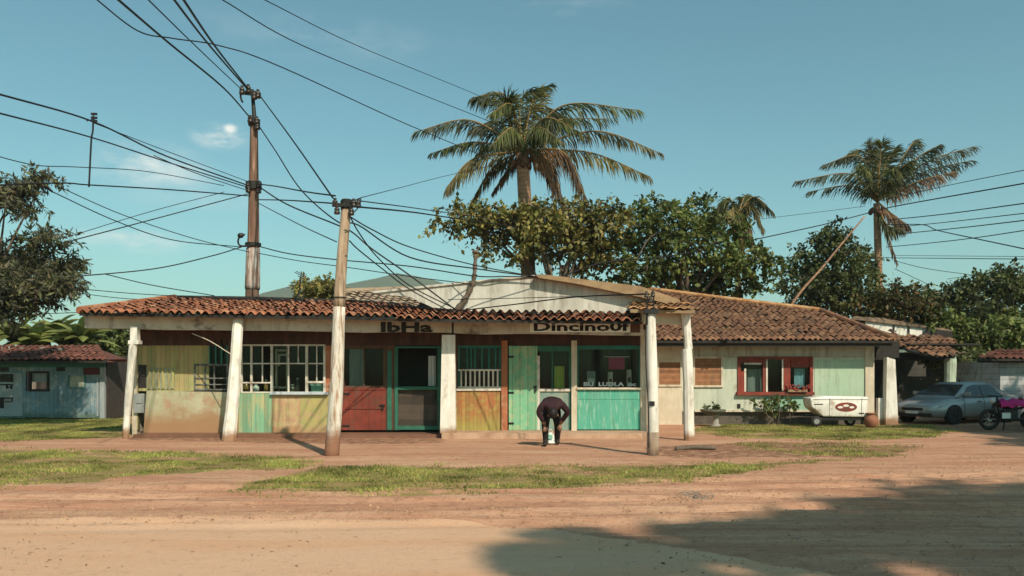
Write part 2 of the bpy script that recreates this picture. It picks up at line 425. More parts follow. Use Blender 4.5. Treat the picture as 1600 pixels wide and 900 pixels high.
def axis(lo, hi, step, far, n):
    out = lo - np.geomspace(1, far, n)[::-1]; out2 = hi + np.geomspace(1, far, n)
    return np.concatenate([out, np.arange(lo, hi + 1e-6, step), out2])
xs = axis(-20, 22, .09, 500, 14); ys = np.concatenate([4.0 - np.geomspace(1, 500, 14)[::-1], np.arange(4, 17, .04), np.arange(17, 31.01, .12), 31.01 + np.geomspace(1, 500, 14)])
GX, GY = np.meshgrid(xs, ys)
GZ = rutz(GX, GY)
far = (GX < -20) | (GX > 22) | (GY < 4) | (GY > 31)
GZ[far] *= .0
nx, ny = len(xs), len(ys)
idx = np.arange(nx * ny).reshape(ny, nx)
F = np.stack([idx[:-1, :-1], idx[:-1, 1:], idx[1:, 1:], idx[1:, :-1]], -1).reshape(-1, 4)
m, t = nt('red_earth')
at = t.nodes.new('ShaderNodeAttribute'); at.attribute_name = 'zone'
sp = t.nodes.new('ShaderNodeSeparateColor'); t.links.new(at.outputs['Color'], sp.inputs[0])
v, raw = coords(t)
vs_, _ = coords(t, (.35, 1.6, 1))
n1 = noise(t, vs_, .9, 8, .62); n2 = noise(t, v, 5, 8, .7); n3 = noise(t, v, 55, 4, .7)
c = mixc(t, ramp(t, n1, .35, .65), (.46, .225, .14), (.58, .34, .22))
vst, _ = coords(t, (.16, 5.5, 1)); nst = noise(t, vst, 1.6, 6, .68)
c = mixc(t, mathn(t, 'MULTIPLY', ramp(t, nst, .5, .68), .55), c, (.30, .145, .085))
c = mixc(t, mathn(t, 'MULTIPLY', ramp(t, nst, .46, .34), .45), c, (.60, .40, .27))
c = mixc(t, mathn(t, 'MULTIPLY', ramp(t, n2, .50, .72), .65), c, (.25, .12, .07))
n4 = noise(t, v, 19, 5, .75)
c = mixc(t, mathn(t, 'MULTIPLY', ramp(t, n3, .54, .70), .6), c, (.62, .44, .30))
c = mixc(t, mathn(t, 'MULTIPLY', ramp(t, n4, .54, .66), .6), c, (.24, .115, .07))
c = mixc(t, mathn(t, 'MULTIPLY', sp.outputs[2], ramp(t, n2, .3, .6)), c, (.15, .075, .045))
gm = ramp(t, mathn(t, 'ADD', sp.outputs[0], mathn(t, 'MULTIPLY', mathn(t, 'SUBTRACT', n2, .5), 1.1)), .25, .7)
gc = mixc(t, ramp(t, n3, .35, .65), (.22, .17, .065), (.32, .23, .10))
c = mixc(t, gm, c, gc)
finish(t, c, .95, mathn(t, 'ADD', mathn(t, 'MULTIPLY', n3, .6), mathn(t, 'ADD', n2, nst)), .8, .045, .1)
ground = mesh_np('ground', np.stack([GX, GY, GZ], -1).reshape(-1, 3), F, m, smooth=True); tag(ground, kind='structure')
zone = np.zeros((nx * ny, 4), np.float32); zone[:, 3] = 1
gx, gy = GX.ravel(), GY.ravel()
zone[:, 0] = grassy(gx, gy)
zone[(gx < -20) | (gx > 22) | (gy > 31), 0] = .8
dark_poly = [[G(*p) for p in q] for q in ([(215,672),(690,676),(690,692),(560,694),(200,688)], [(1000,700),(1180,690),(1440,698),(1380,716),(1060,716)],  # patches of ground drawn darker than the rest
                                      [(350,768),(400,758),(470,742),(470,752),(420,768)], [(1380,664),(1640,664),(1640,676),(1400,676)])]  # the narrow wedge by the grass is a cast shadow painted into the earth
for p in dark_poly:
    zone[:, 2] = np.maximum(zone[:, 2], inpoly(gx + .6 * fbm(gx * 2, gy * 2), gy + .5 * fbm(gx * 2 + 9, gy * 2), p) * .75)
a = ground.data.color_attributes.new('zone', 'FLOAT_COLOR', 'POINT'); a.data.foreach_set('color', zone.ravel())

# worn tarmac road, half covered by dust, its far edge ragged
rx = np.arange(-16, 13.01, .12); ry = np.arange(2.5, 10.2, .09)
RX, RY = np.meshgrid(rx, ry)
edge = 9.15 + .02 * RX - .55 * np.clip(RX + .8, 0, 20) ** 1.3 + .35 * fbm(RX * .7, RY * .4) + .22 * fbm(RX * 2.5, RY * 2.5, 3)
k = np.clip((edge - RY) / .7, -1, 1)
RZ = rutz(RX, RY) * (1 - .75 * np.clip(k, 0, 1)) + np.where(k > 0, .012 * k, .06 * k) + .004
RZ = np.where(k > 0, np.maximum(RZ, rutz(RX, RY) + .004 + .006 * k), RZ)
n_x, n_y = len(rx), len(ry); idx = np.arange(n_x * n_y).reshape(n_y, n_x)
F = np.stack([idx[:-1, :-1], idx[:-1, 1:], idx[1:, 1:], idx[1:, :-1]], -1).reshape(-1, 4)
m, t = nt('dusty_tarmac')
v, raw = coords(t); vs_, _ = coords(t, (.3, 1.5, 1))
n1 = noise(t, vs_, .8, 8, .65); n2 = noise(t, v, 7, 8, .75); n3 = noise(t, v, 90, 3, .6)
vo = t.nodes.new('ShaderNodeTexVoronoi'); vo.inputs['Scale'].default_value = 60; t.links.new(v, vo.inputs['Vector'])
c = mixc(t, ramp(t, n1, .38, .66), (.66,.415,.275), (.64,.37,.225))
c = mixc(t, mathn(t, 'MULTIPLY', ramp(t, n2, .52, .74), .5), c, (.30, .20, .13))
c = mixc(t, mathn(t, 'MULTIPLY', ramp(t, n3, .55, .72), .5), c, (.27, .21, .15))
c = mixc(t, mathn(t, 'MULTIPLY', ramp(t, vo.outputs['Distance'], .22, .06), .4), c, (.60, .5, .38))
finish(t, c, .9, mathn(t, 'ADD', n3, n2), .8, .02, .15)
road = mesh_np('road', np.stack([RX, RY, RZ], -1).reshape(-1, 3), F, m, smooth=True); tag(road, kind='structure')

# grass blades
def grass(name, polys, dens, hmin, hmax, mat, wid=.008):
    Vs = []; Fs = []; nb = 0
    for p in polys:
        p = np.array(p); lo = p.min(0) - .8; hi = p.max(0) + .8
        lo = np.maximum(lo, (-24, 8)); hi = np.minimum(hi, (20, 31))
        n = int((hi - lo).prod() * dens)
        x = rng.uniform(lo[0], hi[0], n); y = rng.uniform(lo[1], hi[1], n)
        g = grassy(x, y); keep = (rng.random(n) < g ** 1.25) & ((y < 20.6) | (x < -9.9) | (x > 3.7)) & ((y < 25.9) | (x < 3.0))
        x, y = x[keep], y[keep]; n = len(x)
        tall = np.clip(.5 + 1.6 * fbm(x * 1.7, y * 1.7, 3), .15, 1.3)
        h = rng.uniform(hmin, hmax, n) * tall; a = rng.uniform(0, 2 * np.pi, n); z = rutz(x, y) - .004
        lean = rng.uniform(.2, 1.0, n) * h; b = rng.uniform(0, 2 * np.pi, n)
        wd = wid * rng.uniform(.7, 1.5, n)
        v = np.zeros((n, 3, 3))
        v[:, 0] = np.stack([x - np.cos(a) * wd, y - np.sin(a) * wd, z], -1)
        v[:, 1] = np.stack([x + np.cos(a) * wd, y + np.sin(a) * wd, z], -1)
        v[:, 2] = np.stack([x + np.cos(b) * lean, y + np.sin(b) * lean, z + h], -1)
        Vs.append(v.reshape(-1, 3)); Fs.append(np.arange(n * 3).reshape(-1, 3) + nb); nb += n * 3
    return mesh_np(name, np.concatenate(Vs), np.concatenate(Fs), mat)
gmat = leaf_mat('grass_blades', [(.10,.145,.028), (.17,.205,.04), (.26,.25,.065), (.38,.30,.11)], .2, .7)
o = grass('grass', gpoly, 1700, .025, .085, gmat, .008); tag(o, 'short patchy green and straw grass on the red earth', 'grass', kind='stuff')

# ---------------------------------------------------------------- clay tile roofs
def on_plane(px, py, pl):
    Y0, z0, s, tl = pl
    k = (HOR - py) / FPX; kx = (px - 800) / FPX
    Y = (z0 - s * Y0 - EYE) / (k - s - tl * kx)
    return Vector((kx * Y, Y, EYE + k * Y))
def tile_roof(parent, pix, pl, w, l, mat, deck, amp=.035, jit=.012, name='roof', under=True, rowdir=None):
    """pix: outline seen from the camera, on the plane z = z0 + s (Y - Y0) + tl X"""
    Y0, z0, s, tl = pl
    pts = [on_plane(a, b, pl) if len((a, b)) == 2 else a for a, b in pix]
    poly = [(p.x, p.y) for p in pts]
    x0 = min(p[0] for p in poly); x1 = max(p[0] for p in poly); y0 = min(p[1] for p in poly); y1 = max(p[1] for p in poly)
    cs = 1 / math.sqrt(1 + s * s); ly = l * cs
    zf = lambda x, y: z0 + s * (y - Y0) + tl * x
    V = []; Fq = []; nseg = 8
    nrow = int((y1 - y0) / ly) + 2; ncol = int((x1 - x0) / w) + 2
    for r in range(nrow):
        for c in range(ncol):
            cx = x0 + (c + .5) * w; cy = y0 + (r + .5) * ly
            if not inpoly(np.array([cx]), np.array([min(cy, y1 - .01)]), poly)[0]: continue
            dx, dy, dz = random.gauss(0, jit), random.gauss(0, jit * 1.4), random.gauss(0, jit * .5)
            dz += .05 * float(fbm(np.array([cx * .45 + 3]), np.array([cy * .5]), 2)[0])
            if random.random() < .05: dy -= random.uniform(.04, .14); dx += random.gauss(0, .03); dz += .015
            b = len(V); sk = random.gauss(0, .03 if random.random() > .06 else .16)
            for q, (yy, zz) in enumerate(((cy - ly * .56, .045), (cy + ly * .56, .012))):
                for k in range(nseg + 1):
                    u = k / nseg - .5
                    xx = cx + u * w * 1.06 + dx + sk * (q - .5) * l
                    V.append((xx, yy + dy, zf(xx, yy) + zz + dz + amp * math.cos(2 * math.pi * u)))
            for k in range(nseg): Fq.append((b + k, b + k + 1, b + nseg + 2 + k, b + nseg + 1 + k))
            if r == 0 or not inpoly(np.array([cx]), np.array([cy - ly]), poly)[0]:
                b2 = len(V)     # butt edge of the lowest row
                for k in range(nseg + 1):
                    p = V[b + k]; V.append((p[0], p[1] + .004, p[2] - .022))
                for k in range(nseg): Fq.append((b + k + 1, b + k, b2 + k, b2 + k + 1))
    ro = mesh_np(name, V, Fq, mat, parent, smooth=True)
    if under:
        d = MB(); n = len(pts); top = [Vector((p[0], p[1], zf(*p) - .03)) for p in poly]; bot = [q - Vector((0, 0, .07)) for q in top]
        d.add(top + bot, [tuple(range(n)), tuple(range(2*n-1, n-1, -1))] + [(i, (i+1) % n, (i+1) % n + n, i + n) for i in range(n)])
        d.build('roof_deck', deck, ro)
    return ro, pts
# ================================================================ the shop house
YW = 21.5; YB = 20.55
shop = thing('shop_house', 'long low shop house with orange tiled porch, white posts and patchwork coloured front', 'house', (-3.2, 21.5, 0))
def part(name, mat, fn, parent=shop, label=None, smooth=False):
    b = MB(); fn(b); return b.build(name, mat, parent, smooth=smooth, label=label)
def rail(b, px0, px1, py0, py1, Y, d=.05): b.pbox(px0, px1, py0, py1, Y, d)

# plinth step and earth floor
part('step', mt['plinth'], lambda b: b.box(X(690,20.5), X(1012,20.5), 20.5, 21.62, -.1, .14))
part('porch_floor', mt['porch'], lambda b: b.box(X(212,20.9), X(690,20.5)-.004, 20.75, 21.62, -.1, .085))
# walls of the body (back, ends, rear block)
def shell(b):
    xl, xr = X(206, YW), 3.46
    b.box(xl, xl+.12, YW+.02, 23.55, 0, 3.15)
    b.box(xl, -2.0, 23.43, 23.55, 0, 3.45)
    b.box(-4.4, -4.28, 23.56, 30, 0, 3.3); b.box(xr-.12, xr, YW+.16, 30, 0, 3.4); b.box(-4.4, xr, 30, 30.12, 0, 3.6)
part('wall', mt['cream'], shell, label='plain side and back walls')
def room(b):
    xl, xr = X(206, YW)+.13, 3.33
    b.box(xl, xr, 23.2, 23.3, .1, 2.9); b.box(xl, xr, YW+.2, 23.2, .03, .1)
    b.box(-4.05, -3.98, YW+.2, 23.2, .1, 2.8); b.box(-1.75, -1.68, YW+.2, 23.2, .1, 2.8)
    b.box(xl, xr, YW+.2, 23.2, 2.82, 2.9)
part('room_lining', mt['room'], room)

# ---- far left bay
part('wall_panel', mt['ygreen'], lambda b: (b.pbox(216,326,508,609.5,YW,.1), b.pbox(326,356,508,530,YW,.1), b.pbox(206,216,508,672,YW+.03,.1), b.pbox(216,304,609.5,611,YW,.1)), label='yellow green board wall')
part('wall_panel', mt['stained'], lambda b: b.prism([(X(224,YW-.08),.05),(X(372,YW-.08),.05),(X(372,YW-.08),Z(613,YW-.08)),(X(229,YW-.08),Z(610.5,YW-.08))], YW-.08, YW+.1), label='beige plaster dado stained with red mud')
part('vent', mt['dark'], lambda b: (b.pbox(216,228.5,570,606,YW-.012,.05), b.pbox(217,227,586,588,YW-.03,.05)))
part('meter_box', mt['curtain'], lambda b: (b.pbox(209,225,615,645,YW-.06,.08), b.pbox(212,222,619,630,YW-.08,.02)))
def stripes(b):
    for i, x in enumerate((233,240,248,255,263,270)):
        pts = [P(x + .8*math.sin(q*1.3+i), 576+q*6.2, YW-.012) for q in range(6)]
        b.tube(pts, .028 + .012*(i % 2), 6)
part('shutter', M('grey_stripe_paint', (.30,.31,.22), (.2,.22,.15)), lambda b: b.pbox(229,273,575,608.5,YW-.01,.03), label='grey painted shutter').name
sh = [c for c in children(shop) if c.name.startswith('shutter')][-1]
part('slat', mt['ygreen'], stripes, sh)
def win_low(b):
    for a in ((303,305.5),(319,321.5),(333.5,335.5),(354,357)): b.pbox(*a,570,609.5,YW-.02,.05)
    for a in ((568.5,571.5),(590,592),(600,601.5),(607.5,610)): b.pbox(303,357,*a,YW-.024,.05)
wl = part('window', mt['glass'], lambda b: b.pbox(305,355,571,608,YW+.04,.008), label='low dark window with thin white grid')
part('window_frame', M('dark_grid_paint', (.05,.05,.048), (.2,.2,.19), scale=8), win_low, wl)
wu = part('window', mt['glass'], lambda b: b.pbox(327,356,531,568,YW+.04,.008), label='small upper window behind the second post')
part('window_frame', mt['dteal'], lambda b: [b.pbox(x,x+2,530,568.5,YW-.015,.05) for x in (326,336,345,354)], wu)
part('wall_panel', mt['brown'], lambda b: (b.pbox(356,376,508,613,YW,.1)), label='brown boards between the windows')

# ---- grid window bay
def grid(b):
    for x0, x1 in ((375.5,378.5),(391,394),(422.5,426),(449.5,451.5),(477,481),(505,508.5)): b.pbox(x0,x1,539,613,YW-.03,.06)
    for y0, y1 in ((538,540.5),(567,569),(612,614)): b.pbox(376,508,y0,y1,YW-.036,.06)
    b.pbox(376,424,597,599,YW-.036,.06); b.pbox(478,508,595.5,598.5,YW-.04,.08)
    for x in (409,465,494): b.pbox(x,x+1.6,540,598 if x != 465 else 568,YW-.02,.04)
wg = part('window', mt['glass'], lambda b: b.pbox(377,507,540,612,YW+.045,.008), label='wide window with uneven white glazing bars')
part('window_frame', mt['bars'], grid, wg)
part('sill', M('blue_white_sill', (.5,.56,.6), (.4,.45,.48)), lambda b: b.pbox(422,512,612.5,616.5,YW-.16,.25), wg)
part('wall_panel', mt['green_low'], lambda b: b.box(X(372,YW-.06), X(425,YW-.06), YW-.06, YW+.08, .06, Z(614.5,YW-.06)), label='green worn boards under the grid window')
part('wall_panel', mt['peach'], lambda b: b.box(X(425,YW-.06)+.003, X(469,YW-.06), YW-.058, YW+.08, .06, Z(617,YW-.06)), label='flaking peach plaster')
part('wall_panel', mt['yellow'], lambda b: b.box(X(469,YW-.06)+.003, X(515,YW-.06), YW-.062, YW+.08, .06, Z(617,YW-.06)), label='flaking yellow green plaster')
part('wall_panel', mt['rust'], lambda b: b.pbox(508.5,536,530,672,YW+.004,.1), label='orange brown wall strip behind the utility pole')

# ---- red half and green doorway
wr = part('window', mt['glass'], lambda b: b.pbox(538,600,545,603.5,YW+.04,.008), label='dark window above the red panel')
part('window_frame', mt['brown'], lambda b: (b.pbox(535,538.5,540,606,YW-.02,.06), b.pbox(599,603,540,606,YW-.02,.06), b.pbox(538.5,599,540,544.5,YW-.018,.06), b.pbox(538.5,599,602.8,606,YW-.03,.07), b.pbox(568,570,544.5,603,YW-.01,.04)), wr)
def cloth(px0, px1, py0, py1, Y, n=14, amp=.03):
    b = MB(); vs = []; fs = []
    for i in range(n + 1):
        x = X(px0 + (px1 - px0) * i / n, Y); y = Y + amp * math.sin(i * 1.9) + amp * .4 * math.sin(i * 4.1)
        vs += [(x, y, Z(py0, Y)), (x, y + amp * .3, Z(py1, Y))]
    for i in range(n): fs.append((2*i, 2*i+1, 2*i+3, 2*i+2))
    b.add(vs, fs); return b
cloth(546,570,545,603,YW+.14).build('curtain', mt['curtain'], wr, smooth=True)
part('red_panel', mt['red'], lambda b: (b.pbox(534,602.5,606,672,YW-.05,.1), b.pbox(540,597,636,639,YW-.07,.03), b.pbox(534,602.5,606,609,YW-.068,.03)))
part('wall_panel', mt['brown'], lambda b: (b.pbox(603,617,540,672,YW-.005,.1)), label='brown post strip beside the doorway')
part('wall_panel', mt['dgreen'], lambda b: b.pbox(605,612,548,672,YW-.03,.03), label='dark green strip')
dr = part('door', M('grey_brown_boards', (.075,.055,.042), (.05,.04,.032), scale=3, plank=('Z',.2), pvar=.25), lambda b: b.pbox(621.5,684,609,666,YW+.06,.06), label='half door of dark boards in a green frame')
part('door_frame', mt['dgreen'], lambda b: (b.pbox(616.5,621.5,541,672,YW-.05,.12), b.pbox(683.5,689,541,672,YW-.05,.12), b.pbox(621.5,683.5,541,544,YW-.04,.1), b.pbox(621.5,683.5,604,609,YW-.05,.12), b.pbox(621.5,683.5,665.5,671.5,YW-.045,.12)), dr)
cloth(669,681,556,603,YW+.25,8,.025).build('curtain', mt['wcurtain'], dr, smooth=True)
part('wall_panel', mt['brown'], lambda b: b.pbox(689,716,535,672,YW,.1), label='brown wall strip behind the square post')

# ---- barred window bay
wb = part('window', mt['glass'], lambda b: b.pbox(718,780,545,606,YW+.06,.008), label='window behind white balusters')
def bal(b):
    for i in range(9): b.pbox(719.5+i*7.1,722+i*7.1,579,606,YW-.06,.03)
    b.pbox(715.5,783,577,579.6,YW-.065,.045); b.pbox(715.5,783,604,606,YW-.062,.04)
part('balustrade', mt['bars'], bal, wb)
part('window_frame', mt['dteal'], lambda b: (b.pbox(716,718.5,540,606,YW-.01,.06), b.pbox(780,783,540,606,YW-.01,.06), b.pbox(718.5,780,540,544,YW-.012,.06), [b.pbox(x,x+2.2,544,579,YW+.0,.04) for x in (729,735,741,752,763,773)]), wb)
part('sill', mt['bars'], lambda b: b.pbox(713,783.5,606.5,610.5,YW-.09,.15), wb)
part('wall_panel', mt['ochre'], lambda b: b.pbox(713,783,610.5,672.5,YW-.05,.12), label='mottled ochre and brown panel')
part('wall_post', mt['rust'], lambda b: b.pbox(783.5,793,532,674,YW-.12,.2), label='rust orange wall post')

# ---- pale green door and its glazed neighbour
part('door_leaf', mt['door'], lambda b: (b.pbox(795,839.5,540.5,672,YW-.04,.06)), label='tall pale green door leaf')
wd = part('window', mt['glass'], lambda b: b.pbox(843,890,549,607,YW+.05,.008), label='window above the grey panel')
part('window_frame', mt['bars'], lambda b: (b.pbox(839.6,843.4,556,672,YW-.055,.09), b.pbox(843.4,891,607.5,611.5,YW-.06,.1)), wd)
part('window_frame', mt['dgreen'], lambda b: (b.pbox(839.5,893,540.5,549,YW-.03,.06), b.pbox(889,893,549,672,YW-.04,.08), b.pbox(862,864,549,606,YW-.01,.04)), wd)
cloth(866,882,572,606,YW+.12,8,.02).build('curtain', M('yellow_green_cloth', (.5,.5,.08), (.36,.44,.1)), wd, smooth=True)
part('wall_panel', M('grey_green_panel', (.22,.30,.26), (.17,.25,.21), wear=(.35,.3,.2), wear_amt=.2), lambda b: b.pbox(843.4,889,611.5,672,YW-.02,.06), label='grey green panel under the glazed window')
part('wall_post', mt['cream'], lambda b: (b.pbox(893,901.5,532,674,YW-.12,.2)), label='cream wall post')

# ---- teal counter bay
wt = part('window', mt['glass'], lambda b: b.pbox(903.5,999,546,605,YW+.03,.008), label='dark shop window with white lettering')
part('window_frame', mt['dteal'], lambda b: (b.pbox(901.5,1001,540,546,YW-.03,.07), b.pbox(901.5,904,546,606,YW-.03,.07), b.pbox(998.5,1001,546,606,YW-.03,.07)), wt)
part('sill', mt['cream'], lambda b: b.pbox(901,1010,605.5,608.5,YW-.16,.25), wt)
part('counter_panel', mt['teal'], lambda b: (b.pbox(902,1008.5,608.5,671,YW-.09,.15), b.pbox(902,1008.5,622,623.6,YW-.1,.02)), label='bright teal panel with streaked paint')
part('wall_post', mt['cream'], lambda b: b.pbox(1001,1010.5,515,674,YW-.13,.2), label='cream corner post')
# ironmongery
dl = [c for c in children(shop) if c.name.startswith('door_leaf')][0]
part('door_handle', mt['black'], lambda b: (b.pbox(835,837.5,605,613,YW-.075,.035), b.pbox(833.5,838.5,603,606,YW-.06,.02)), dl)
for y_ in (556, 612, 660): part('hinge', mt['black'], lambda b: b.pbox(795,803,y_,y_+3,YW-.055,.015), dl)
rpn = [c for c in children(shop) if c.name.startswith('red_panel')][0]
part('latch', mt['black'], lambda b: (b.pbox(593,601,632,634.5,YW-.085,.02), b.pbox(596,599,634,640,YW-.09,.03)), rpn)
for y_ in (614, 664): part('hinge', mt['black'], lambda b: b.pbox(535,546,y_,y_+2.5,YW-.07,.02), rpn)
part('door_handle', mt['black'], lambda b: b.pbox(678,681,614,622,YW+.02,.05), dr)
# header between wall tops and the soffit
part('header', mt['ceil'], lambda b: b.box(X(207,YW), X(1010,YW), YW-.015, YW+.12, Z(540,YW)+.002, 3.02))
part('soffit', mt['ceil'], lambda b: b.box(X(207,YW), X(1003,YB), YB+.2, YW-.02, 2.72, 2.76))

# ---- porch beam (it sags to the right), posts
xl, xr = X(132, YB), X(1005, YB)
def zs(x): return .17 * (xr - x) / (xr - xl)
def beam(b):
    n = 14
    for i in range(n):
        pass
    top = [(xl + (xr-xl)*i/n, 2.93 + zs(xl + (xr-xl)*i/n) + .012*math.sin(i*1.7)) for i in range(n+1)]
    bot = [(x, z - .38 + .01*math.sin(i*2.3+1)) for i, (x, z) in enumerate(top)]
    b.prism(bot + top[::-1], YB, YB+.19)
part('porch_beam', mt['beam'], beam)
part('beam_joint', mt['dark'], lambda b: b.box(X(706,YB), X(709,YB), YB-.012, YB, 2.57, 2.98))
def post(b, base, top, w0, w1, seg=10, wob=.015):
    pts = []; n = 8
    for i in range(n+1):
        k = i/n; p = Vector(base).lerp(Vector(top), k)
        pts.append(p + Vector((wob*math.sin(k*5+base[0]), wob*math.cos(k*4), 0)))
    b.tube(pts, [w0 + (w1-w0)*i/n + .004*math.sin(i*2.1) for i in range(n+1)], seg)
Y1 = 19.7
part('porch_post', mt['white'], lambda b: post(b, (X(357,Y1), Y1, -.06), (X(374,20.42), 20.42, 2.99), .165, .125), label='leaning round white post')
part('porch_post', mt['white'], lambda b: (post(b, (X(196,20.5), 20.5, -.06), (X(208,20.5), 20.5, 2.35), .075, .1, wob=.01),
     b.box(X(200,20.4), X(216,20.4), 20.4, 20.62, 2.33, 2.42), b.box(X(202.5,20.4), X(213.5,20.4), 20.42, 20.6, 2.42, 2.76)), label='slender white post with a collar at the far end')
part('porch_post', mt['white'], lambda b: (b.prism([(X(687.5,20.53),.13),(X(712,20.53),.13),(X(710.5,20.53),2.56),(X(690.5,20.53),2.56)], 20.53, 20.82)), label='square white post in front of the doorway')
def lastpost(b):
    post(b, (X(1078,19.9), 19.9, -.07), (X(1073,19.9), 19.9, Z(545,19.9)), .13, .125, wob=.008)
    post(b, (X(1074.5,19.9)+.03, 19.92, Z(546,19.9)), (X(1071,19.9), 19.92, Z(488,19.9)), .098, .104, wob=.004)
part('porch_post', mt['white'], lastpost, label='two-piece white post at the porch corner')
part('brace', mt['cream'], lambda b: b.tube(spline([P(300,521,20.75), P(328,533,20.5), P(360,553,20.1)], 5), .012, 6), label='thin iron brace')

# ---- porch roof
pl = (20.2, 3.0 - .0132*2.0, .17, -.0128)
ro, pts = tile_roof(shop, [(124,487),(545,493),(700,497),(1004,500),(1004,487),(697,486),(640,479),(545,473),(272,467)], pl, .215, .31, mt['rtile'], mt['dark'], amp=.042, jit=.016)
ro['label'] = 'orange clay tile porch roof'
def mort():
    x = X(128, 20.2)
    while x < 2.9:
        if random.random() < .72:
            z = 3.0-.0264-.0128*x
            MB().ball(Vector((x+random.gauss(0,.02), 20.24, z-.02)), .045, 8, 5, (1,.8,.65+random.random()*.4)).build('eave_mortar', mt['mortar'], ro, smooth=True)
        x += .215
mort()
hip = [on_plane(124,487,pl), on_plane(272,467,pl)]
def hipcap(b):
    n = 9
    for i in range(n):
        a = hip[0].lerp(hip[1], i/n); c = hip[0].lerp(hip[1], (i+1.12)/n)
        b.tube([a+Vector((0,0,.03)), c+Vector((0,0,.05))], [.10,.08], 8)
part('hip_tile', mt['rtile'], hipcap, ro)
def backroof(b):
    a, c, d = on_plane(124,487,pl), on_plane(272,467,pl), on_plane(545,473,pl)
    b.quad(a, c, (c.x, 24.4, 3.3), (a.x, 23.6, 3.05)); b.quad(c, d, (d.x, 24.4, 3.3), (c.x, 24.4, 3.3))
part('roof_back', mt['rtile2'], backroof, ro)
# second brown slope behind
pl2 = (23.7, 3.52, .26, 0)
r2, p2 = tile_roof(shop, [(536,481),(698,484),(636,454),(536,457)], pl2, .24, .36, mt['rtile3'], mt['barge'], amp=.018)
r2['label'] = 'dusty brown tile slope behind the porch roof'
part('ridge_tile', mt['rtile3'], lambda b: b.tube([on_plane(536,456.5,pl2)+Vector((0,0,.03)), on_plane(636,453.5,pl2)+Vector((0,0,.05))], .085, 8), r2)
part('roof_back', mt['rtile2'], lambda b: b.quad(on_plane(536,457,pl2), on_plane(636,454,pl2), (-3.2, 29, 3.2), (-5.6, 29, 3.2)), r2)
# ridge line board of the left roof
part('ridge_tile', mt['dark'], lambda b: b.tube([on_plane(272,467,pl)+Vector((0,0,.05)), on_plane(400,469.5,pl)+Vector((0,0,.06)), on_plane(545,473,pl)+Vector((0,0,.04)), on_plane(640,479,pl)+Vector((0,0,.03))], .055, 8), ro)

# ---- white gable, bargeboard and main roof
YG = 21.45
part('gable_wall', mt['gable'], lambda b: b.pprism([(585,456.5),(745,440.5),(842,432),(1000,462),(1040,484),(1010,490),(697,490),(640,464),(585,459)], YG, .14), label='white plaster gable with rain streaks')
part('bargeboard', mt['barge'], lambda b: b.pprism([(836,429),(852,429),(1000,447),(1062,468),(1062,479),(1000,464),(900,443),(842,434)], YG-.28, .27), label='tan bargeboard along the right slope')
part('bargeboard', mt['gable'], lambda b: b.pprism([(580,455),(742,438),(836,429.5),(836,432),(742,441),(585,458)], YG-.05, .05), label='thin pale coping along the left slope')
ap = P(844,430,YG-.2); re = P(1062,469,YG-.2); le = P(642,451,YG-.03)
part('roof', mt['rtile2'], lambda b: (b.add([ap, re, (re.x, 28, re.z), (ap.x, 28, ap.z), ap-Vector((0,0,.06)), re-Vector((0,0,.06)), Vector((re.x,28,re.z-.06)), Vector((ap.x,28,ap.z-.06))],
     [(0,1,2,3),(4,7,6,5),(0,4,5,1),(1,5,6,2)]), b.quad(Vector((ap.x,YG+.02,ap.z)), Vector((ap.x,28,ap.z)), Vector((le.x,28,le.z-.02)), Vector((le.x,YG+.02,le.z-.02)))), label='main roof running back from the gable')
# ---- canopy at the right end of the porch
part('porch_beam', mt['cream'], lambda b: b.prism([(X(1003,20.0),Z(504,20.0)),(X(1079,20.0),Z(508,20.0)),(X(1079,20.0),Z(486,20.0)),(X(1003,20.0),Z(483,20.0))], 20.02, 20.16), label='short cream beam at the right end')
part('porch_beam', mt['cream'], lambda b: b.box(X(1003,20.5)-.06, X(1003,20.5)+.1, 20.17, 20.54, 2.82, 3.02), label='short cream return beam')
plc = (19.75, 3.15, .16, 0)
r3, p3 = tile_roof(shop, [(985,482),(1086,483),(1064,471),(983,469)], plc, .21, .34, mt['rtile4'], mt['barge'], amp=.02)
r3['label'] = 'small tan tile canopy at the right porch corner'

# ---- lettering
def letters(txt, px0, px1, py0, py1, Y, parent, mat, name='lettering', ext=.006, bold=.0, gapy=0):
    cu = bpy.data.curves.new(name, 'FONT'); cu.body = txt; cu.extrude = ext; cu.offset = bold; cu.resolution_u = 2
    tmp = bpy.data.objects.new('tmp_text', cu); COL.objects.link(tmp)
    dg = bpy.context.evaluated_depsgraph_get(); dg.update()
    me = bpy.data.meshes.new_from_object(tmp.evaluated_get(dg)); bpy.data.objects.remove(tmp); bpy.data.curves.remove(cu)
    n = len(me.vertices); v = np.empty(n*3); me.vertices.foreach_get('co', v); v = v.reshape(-1, 3)
    lo, hi = v.min(0), v.max(0)
    out = np.empty_like(v)
    x0, x1, z0, z1 = X(px0,Y), X(px1,Y), Z(py1,Y), Z(py0,Y)
    out[:, 0] = x0 + (v[:,0]-lo[0])/(hi[0]-lo[0])*(x1-x0); out[:, 2] = z0 + (v[:,1]-lo[1])/(hi[1]-lo[1])*(z1-z0)
    out[:, 1] = Y - v[:, 2]
    out -= np.array(BASE[parent.name])
    me.vertices.foreach_set('co', out.ravel()); me.materials.clear(); me.materials.append(mat); me.name = name; me.update()
    return link_mesh(name, me, parent)
mt['ink'] = M('black_sign_paint', (.014,.012,.012), (.03,.024,.02), bump=.05)
mt['board'] = M('chalky_sign_board', (.92,.90,.84), (.85,.82,.75), wear=(.55,.5,.42), wear_amt=.1, grime=.15)
bm_ = [c for c in children(shop) if c.name.startswith('porch_beam')][0]
letters('IbHa', 595, 676, 503.2, 519.2, YB-.008, bm_, mt['ink'], bold=.04)
